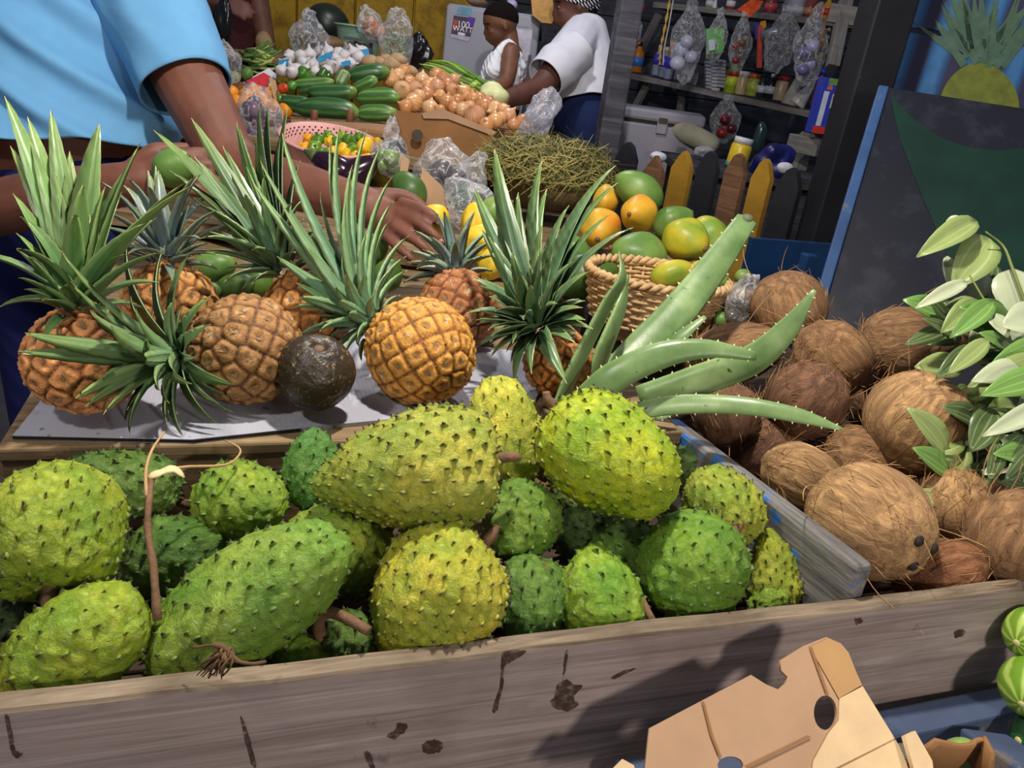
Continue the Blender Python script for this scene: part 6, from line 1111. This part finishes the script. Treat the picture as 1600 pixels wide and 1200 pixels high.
t = NT('headscarf_print'); v_ = t.map((1, 1, 1), rot=(.3, .6, .2)); ck_ = t.wave(26, v_, 1.5, 1.0); c2 = t.wave(30, t.map((1, 1, 1), rot=(1.2, .2, .9)), 1.0, 1.0); SCF = t.fin(t.mix(t.step(t.math('MULTIPLY', ck_, c2), .22, .30), c(18, 18, 22), c(216, 216, 222)), .8, .2)
V, F = sphere(90, 64); V = V * A(1.07, .88, .98) * (1 + .015 * np.sin(V[:, 2] * 14 + V[:, 0] * 5))[:, None] + A(-.12, 0, .20); k = V[:, 2] < .406 * V[:, 0] - .134; V[k] = (V[k] - A(-.1, 0, .2)) * .80 + A(-.1, 0, .2); ob('headscarf', me('headscarf', hc + (V * rad) @ R3.T, F), SCF, wo)
ob('hair', me('hair', *egg(q(-.62, 0, -.30), A(.36, .62, .45) * rad, R3, 18, 12)), HAIR, wo)
WSH = m_cloth('shirt_white', c(214, 214, 224), .12, 5)
ts = organic('shirt', [limb([WD(913, 56, 3.25), chs, WD(915, 140, 3.25)], [.105, .140, .136], 20, 12), limb([nk + A(0, 0, -.005), s1], [.085, .088], 12), limb([nk + A(0, 0, -.005), s2], [.085, .08], 12), egg(chs + A(-.06, 0, -.01), (.10, .14, .12)), limb([s1, WD(876, 100, 3.04)], [.088, .084], 14)], .009, 5); sh_ = ob('shirt', ts, WSH, wo)
cloth('shirt_hem', clothtube([WD(912, 100, 3.25), WD(914, 135, 3.25), WD(916, 166, 3.25)], [.138, .143, .150], fold=.005, ff=60, seed=2), WSH, wo)
cloth('sleeve', clothtube([s1 + A(.02, 0, .01), WD(872, 104, 3.03), WD(852, 122, 3.0)], [.080, .088, .080], fold=.003, ff=45, seed=3), WSH, wo); cloth('sleeve', clothtube([s2, WD(875, 102, 3.45), WD(862, 112, 3.43)], [.075, .078, .075], fold=.003, seed=4), WSH, wo)
js = organic('jeans', [limb([wa + A(0, 0, -.02), hip], [.135, .15], 18)] + [limb([hip + A(0, k * .08, 0), A(hip[0] - .02, hip[1] + k * .09, .52), A(hip[0] + .02, hip[1] + k * .10, .10)], [.115, .086, .066], 16, 8) for k in (-1, 1)], .012, 3); ob('jeans', js, m_cloth('jeans_blue', c(28, 40, 78), .06, 6), wo)

# --- man in the light blue T-shirt
mn_ = thing('person', 'man in a light blue T-shirt leaning over the pineapples, head out of frame', 'person', mat4((0, 0, 0), np.eye(3)))
T0, T1, T2, T3, T4 = WD(95, -150, 1.72), WD(90, -20, 1.66), WD(85, 110, 1.62), WD(100, 220, 1.64), WD(130, 330, 1.68)
la = [WD(215, -40, 1.56), WD(268, 70, 1.52), WD(318, 170, 1.50), WD(372, 262, 1.48), WD(470, 292, 1.42), WD(575, 322, 1.36)]
L = [limb([T1, T2, T3, T4], [.15, .165, .178, .17], 22, 12), limb([T1 + A(.02, 0, .05), la[0]], [.12, .085], 14), limb(la, [.080, .072, .062, .052, .045, .034], 16, 22)]
ra = [WD(-70, -30, 1.55), WD(-115, 160, 1.45), WD(-70, 318, 1.36), WD(90, 305, 1.30), WD(205, 285, 1.27)]
L += [limb([T1 + A(-.05, 0, .05), ra[0]], [.12, .085], 14), limb(ra, [.08, .068, .052, .046, .034], 16, 18)]
L += [limb([T0, WD(100, -230, 1.66), WD(105, -290, 1.62)], [.07, .065, .07], 14)]; hcm = WD(115, -360, 1.58); Lh, R3, q = head(hcm, unit(-Fv + Rv * .5 - A(0, 0, .5)), A(0, 0, 1), .105); L += [limb([T1, T0], [.16, .11], 18)] + Lh
def hand(w0, dr, side, nrm, curl=.5, sp=.021, k=1.0, thumb=1):
    """palm and five separate bent fingers from wrist w0 along dr"""
    dr, side, nrm = unit(dr), unit(side), unit(nrm); out = [egg(w0 + dr * .045 * k, A(.052, .042, .019) * k, np.stack([dr, side, nrm], 1), 18, 12), limb([w0 - dr * .02, w0 + dr * .02], [.032 * k, .030 * k], 10)]
    for i, ln in enumerate((.92, 1.05, 1.0, .80)):
        b = w0 + dr * (.082 - .006 * abs(i - 1.3)) * k + side * (1.5 - i) * sp * k; d = unit(dr + side * (1.5 - i) * .10); p = [b - dr * .02 * k, b]
        for j, l_ in enumerate((.036, .026, .020)): d = unit(d - nrm * curl * (.35 + .25 * j)); p.append(p[-1] + d * l_ * ln * k)
        out.append(limb(p, [.0115 * k, .0112 * k, .0102 * k, .0095 * k, .0082 * k], 10, 12))
    b = w0 + dr * .018 * k + side * thumb * .034 * k; d = unit(dr * .75 + side * thumb * .7 - nrm * .25); out.append(limb([b - d * .01, b + d * .03 * k, b + unit(d + dr * .5 - nrm * .3) * .055 * k, b + unit(d + dr * .8 - nrm * .5) * .078 * k], [.016 * k, .014 * k, .0115 * k, .009 * k], 10, 10)); return out
wl_ = la[-1]; hdir = unit(WD(640, 345, 1.30) - wl_); nr = unit(Uv * .75 - Fv * .65); nr = unit(nr - hdir * np.dot(nr, hdir)); sd_ = np.cross(nr, hdir)
for pts, rr in (([(628, 316, 1.325), (655, 325, 1.305), (675, 336, 1.295), (689, 350, 1.30)], [.0105, .0098, .0092, .008]), ([(628, 335, 1.32), (654, 349, 1.295), (675, 364, 1.285), (691, 380, 1.29)], [.0108, .010, .0094, .0082]), ([(616, 353, 1.315), (641, 370, 1.295), (661, 385, 1.285), (677, 402, 1.29)], [.0104, .0098, .009, .0078]), ([(601, 367, 1.32), (622, 386, 1.305), (637, 399, 1.295), (649, 412, 1.30)], [.0096, .0088, .0082, .0072]), ([(596, 306, 1.36), (628, 306, 1.37), (652, 316, 1.375), (668, 330, 1.375)], [.016, .013, .0105, .0088])):
    L.append(limb([WD(*p_) for p_ in pts], rr, 12, 12))
L += [limb([WD(575, 322, 1.36), WD(606, 330, 1.345), WD(630, 331, 1.325)], [.030, .022, .011], 14, 8), limb([WD(572, 326, 1.36), WD(600, 343, 1.345), WD(619, 353, 1.325)], [.030, .024, .013], 14, 8), limb([WD(570, 328, 1.365), WD(594, 352, 1.35), WD(607, 362, 1.33)], [.026, .020, .012], 14, 8)]
for px_, py_, d_, k_ in ((688, 351, 1.294, 0), (690, 380, 1.284, 0), (676, 402, 1.284, 0)): ob('fingernail', me('fingernail', *egg(WD(px_ - 1, py_ - 2, d_), (.0062, .0045, .0055))), plain('nail', c(150, 104, 88), .35, .05), mn_)
wr_ = ra[-1]; hdir2 = unit(WD(262, 272, 1.26) - wr_); nr2 = unit(-Fv * .9 + Uv * .2); nr2 = unit(nr2 - hdir2 * np.dot(nr2, hdir2)); L += hand(wr_, hdir2, np.cross(nr2, hdir2), nr2 * 1, .75, .02, .98, 1)
ft = A(T4[0] - .02, T4[1], 0)
for k in (-1, 1): L += [limb([T4 + A(k * .10, 0, -.02), A(ft[0] + k * .12, ft[1] + .02, .50), A(ft[0] + k * .13, ft[1] + .05, .08)], [.115, .078, .05], 16, 8), limb([A(ft[0] + k * .13, ft[1] + .06, .045), A(ft[0] + k * .15, ft[1] - .13, .035)], [.042, .035], 10)]
ob('body', organic('body', L, .0050, 3), SKM, mn_); eyes(mn_, q, R3, .105); cap(mn_, 'hair', hcm, R3, .105, HAIR, 1.04, .15)
BSH = m_cloth('shirt_blue', c(104, 160, 204), .30, 4)
cloth('shirt', clothtube([T0, T1, T2, WD(103, 252, 1.64)], [.12, .20, .205, .222], 130, 110, 1.0, None, .015, 62, Rv * .62 + Uv * .85, 2), BSH, mn_, .005)
ob('shoulders', organic('shoulders', [limb([T1 + A(.02, 0, .05), la[0]], [.15, .108], 16), limb([T1 + A(-.05, 0, .05), ra[0]], [.15, .105], 16), limb([T0, T1], [.11, .17], 18)], .01, 4), BSH, mn_)
cloth('sleeve', clothtube([la[0] + A(-.01, 0, .03), WD(250, 35, 1.53), WD(290, 138, 1.51)], [.100, .100, .088], 64, 40, 1.0, None, .0035, 40, Rv * .2 + Uv * 1.0, 3), BSH, mn_); cloth('sleeve', clothtube([ra[0], WD(-105, 80, 1.48)], [.102, .098], fold=.003, seed=4), BSH, mn_)
pt_ = organic('shorts', [limb([T3 * .45 + T4 * .55, T4 + A(0, 0, -.03)], [.185, .18], 22)] + [limb([T4 + A(k * .10, 0, -.02), A(ft[0] + k * .12, ft[1] + .02, .55), A(ft[0] + k * .13, ft[1] + .03, .12)], [.115, .095, .08], 16, 8) for k in (-1, 1)], .012, 3); ob('trousers', pt_, m_cloth('trousers_navy', c(34, 40, 92), .1, 5), mn_)
papaya('green mango held in the hand of the man in blue', 272, 262, 1.235, 34, 30, 30, 20, PGRN, 77, 'mango', 0, .1, 'loose mangoes', 'mango')
# a second onlooker behind: dark red trousers and a hand, cut off by the frame
bp_ = thing('person', 'partly seen person in dark red clothes at the top left background', 'person', mat4((0, 0, 0), np.eye(3))); b0 = WD(345, 30, 3.3)
L = [limb([A(b0[0], b0[1], .55), A(b0[0], b0[1], 1.0), A(b0[0], b0[1], 1.42)], [.10, .13, .14], 16, 8), limb([A(b0[0], b0[1], 1.45), A(b0[0], b0[1], 1.56)], [.06, .055], 12), limb([A(b0[0] - .15, b0[1], 1.42), A(b0[0] - .2, b0[1] - .05, 1.2), WD(338, 2, 3.05)], [.05, .042, .032], 12, 10), limb([A(b0[0] + .15, b0[1], 1.42), A(b0[0] + .2, b0[1], 1.15), A(b0[0] + .2, b0[1] - .05, .95)], [.05, .042, .03], 12, 10)]
hcb = A(b0[0], b0[1] - .01, 1.66); Lh, R3, q = head(hcb, A(.3, -1, 0), A(0, 0, 1), .10); L += Lh + hand(WD(338, 2, 3.05), Rv - Uv * .3, Uv, -Fv, .6, .02, .95)
for k in (-1, 1): L += [limb([A(b0[0] + k * .08, b0[1], .78), A(b0[0] + k * .09, b0[1], .45), A(b0[0] + k * .09, b0[1] + .02, .06)], [.09, .065, .045], 14, 8), limb([A(b0[0] + k * .09, b0[1], .04), A(b0[0] + k * .1, b0[1] - .16, .035)], [.04, .03], 8)]
ob('body', organic('body', L, .010, 4), SKW, bp_); eyes(bp_, q, R3, .10); cap(bp_, 'hair', hcb, R3, .10, HAIR, 1.04, .15)
ob('clothes', organic('clothes', [limb([A(b0[0], b0[1], .75), A(b0[0], b0[1], 1.0), A(b0[0], b0[1], 1.42)], [.13, .15, .16], 16, 8)] + [limb([A(b0[0] + k * .08, b0[1], .8), A(b0[0] + k * .09, b0[1], .45), A(b0[0] + k * .09, b0[1] + .02, .12)], [.11, .085, .07], 14, 8) for k in (-1, 1)], .014, 3), m_cloth('dark_red_cloth', c(60, 28, 30), .08, 6), bp_)

# ------------------------------------------------------------------ cardboard, blue frame and melons in front of the board
cO = WD(1290, 1000, .68); cn = unit(A(-.02, -.62, .78)); cx_ = unit(np.cross(A(0, 0, 1), cn)); cy_ = np.cross(cn, cx_)
cbx = thing('cardboard_box', 'opened brown cardboard box with oval hand holes at the lower right', 'cardboard box', mat4(cO, np.stack([cx_, cy_, cn], 1)))
def c2(x, y, k=0.0): q = WP(x, y, cO + cn * k, cn) - cO; return float(np.dot(q, cx_)), float(np.dot(q, cy_))
def cpan(nm, pts, holes, mat, th=.0045, k=0.0): return flatshape(nm, [c2(*p) for p in pts], [[c2(*p) for p in h] for h in holes], th, mat4(cO + cn * k, np.stack([cx_, cy_, cn], 1)), mat, cbx)
el = lambda x, y, a, b, tl=0: [(x + a * math.cos(t_) * math.cos(tl) - b * math.sin(t_) * math.sin(tl), y + a * math.cos(t_) * math.sin(tl) + b * math.sin(t_) * math.cos(tl)) for t_ in np.linspace(0, 2 * math.pi, 25)[:-1]]
cpan('flap', [(1000, 1260), (1014, 1138), (1172, 1055), (1196, 1070), (1215, 1078), (1226, 1068), (1229, 1058), (1219, 1048), (1218, 1032), (1254, 1010), (1289, 996), (1312, 1006), (1324, 1020), (1345, 1072), (1400, 1165), (1440, 1260)], [el(1288, 1114, 18, 27), el(1140, 1196, 20, 14)], CARD)
cpan('lining', [(1309, 1092), (1345, 1073), (1402, 1166), (1440, 1258), (1262, 1258), (1268, 1190), (1292, 1146), (1308, 1126)], [], CARDL, .001, .0032)
cpan('fold_strip', [(1263, 1012), (1290, 999), (1311, 1008), (1322, 1022), (1344, 1071), (1308, 1092)], [], plain('cardboard_tan', c(176, 136, 88), .8, .1, 20), .001, .0032)
for pts in ([(1095, 1098), (1098, 1097), (1112, 1150), (1125, 1182), (1121, 1183), (1108, 1150)], [(1163, 1198), (1262, 1150), (1263, 1152), (1165, 1201)], [(1262, 1013), (1266, 1012), (1292, 1086), (1288, 1086)], [(1408, 1148), (1412, 1146), (1300, 1204), (1296, 1204)]): cpan('crease', pts, [], CARDK, .0006, .0040)
# corrugated torn edge of the neighbouring wall
cpan('side_wall', [(1400, 1152), (1416, 1144), (1442, 1190), (1450, 1262), (1430, 1262)], [], CARDL, .006, .012)
w1 = ob('inner_wall', me('inner_wall', *tube(cat([WD(1430, 1182, .66), WD(1470, 1190, .665), WD(1502, 1186, .67), WD(1512, 1170, .675), WD(1528, 1182, .67), WD(1545, 1215, .65)], 24) , .0035, 6, flat=9, up=(0, -.2, 1))), CARDK, cbx); w1.matrix_parent_inverse = cbx.matrix_world.inverted()
panel('corner_tab', None, [(958, 1200), (972, 1186), (990, 1196), (1000, 1240), (950, 1240)], .63, .004, CARDL, cn, parent=cbx)
bfr = thing('painted_pallet', 'grey-blue painted wooden pallet in front of the crate board', 'pallet', mat4((0, 0, 0), np.eye(3))); BLW = m_paintwood('blue_frame_paint', c(86, 104, 140), c(64, 72, 92), c(120, 110, 102), .56)
beam('plank', WD(1340, 1166, .80), WD(1640, 1100, .90), .035, .05, BLW, bfr); beam('plank', WD(1535, 1158, .80), WD(1640, 1230, .70), .05, .022, BLW, bfr); beam('plank', WD(960, 1228, .72), WD(1420, 1200, .76), .02, .05, BLW, bfr)
for x, y, d in ((1400, 1230, .80), (1630, 1190, .86)): p = WD(x, y, d); beam('leg', A(p[0], p[1] + .05, 0), p + A(0, .05, -.01), .04, .04, BLW, bfr, up=(0, 1, 0))
t = NT('melon_stripe'); x = t.xyz(); ang = t.math('ARCTAN2', x[1], x[0]); sn = t.math('SINE', t.math('ADD', t.math('MULTIPLY', ang, 9.0), t.math('MULTIPLY', t.noise(25, detail=3), 7.0))); MST = t.fin(t.mix(t.step(sn, -.2, .8), c(112, 152, 44), c(176, 200, 96)), .3, .5)
for lb, x_, y_, d, a, b, th, ph in (('upper striped green melon at the right edge', 1612, 990, .83, 46, 40, 190, 30), ('lower striped green melon at the right edge', 1612, 1072, .81, 54, 46, 200, 40), ('dark green melon low at the right edge', 1622, 1150, .81, 44, 36, 180, 20)):
    P = WD(x_, y_, d); s = d / FPX; o = thing('striped_melon', lb, 'melon', mat4(P, frame(adir(th, ph))), 'melons at the right edge'); V, F = sphere(36, 24); ob('skin', me('skin', V * A(b, b, a) * s * (1 + .02 * wob(V, 3, 2))[:, None], F), MST if 'striped' in lb else plain('melon_dark', c(44, 92, 50), .35, .2, 30), o); ob('blossom_scar', me('scar', *egg((0, 0, a * s * .99), (.004, .004, .002), nu=8, nv=6)), plain('melon_scar', c(196, 186, 120), .6), o)
P = WD(1500, 1200, .70); V, F = sphere(24, 16); o = thing('eggplant', 'small green eggplant inside the cardboard box corner', 'eggplant', mat4(P, np.eye(3)), None); ob('skin', me('skin', V * A(.022, .022, .03), F), plain('pale_eggplant', c(130, 160, 80), .3), o)
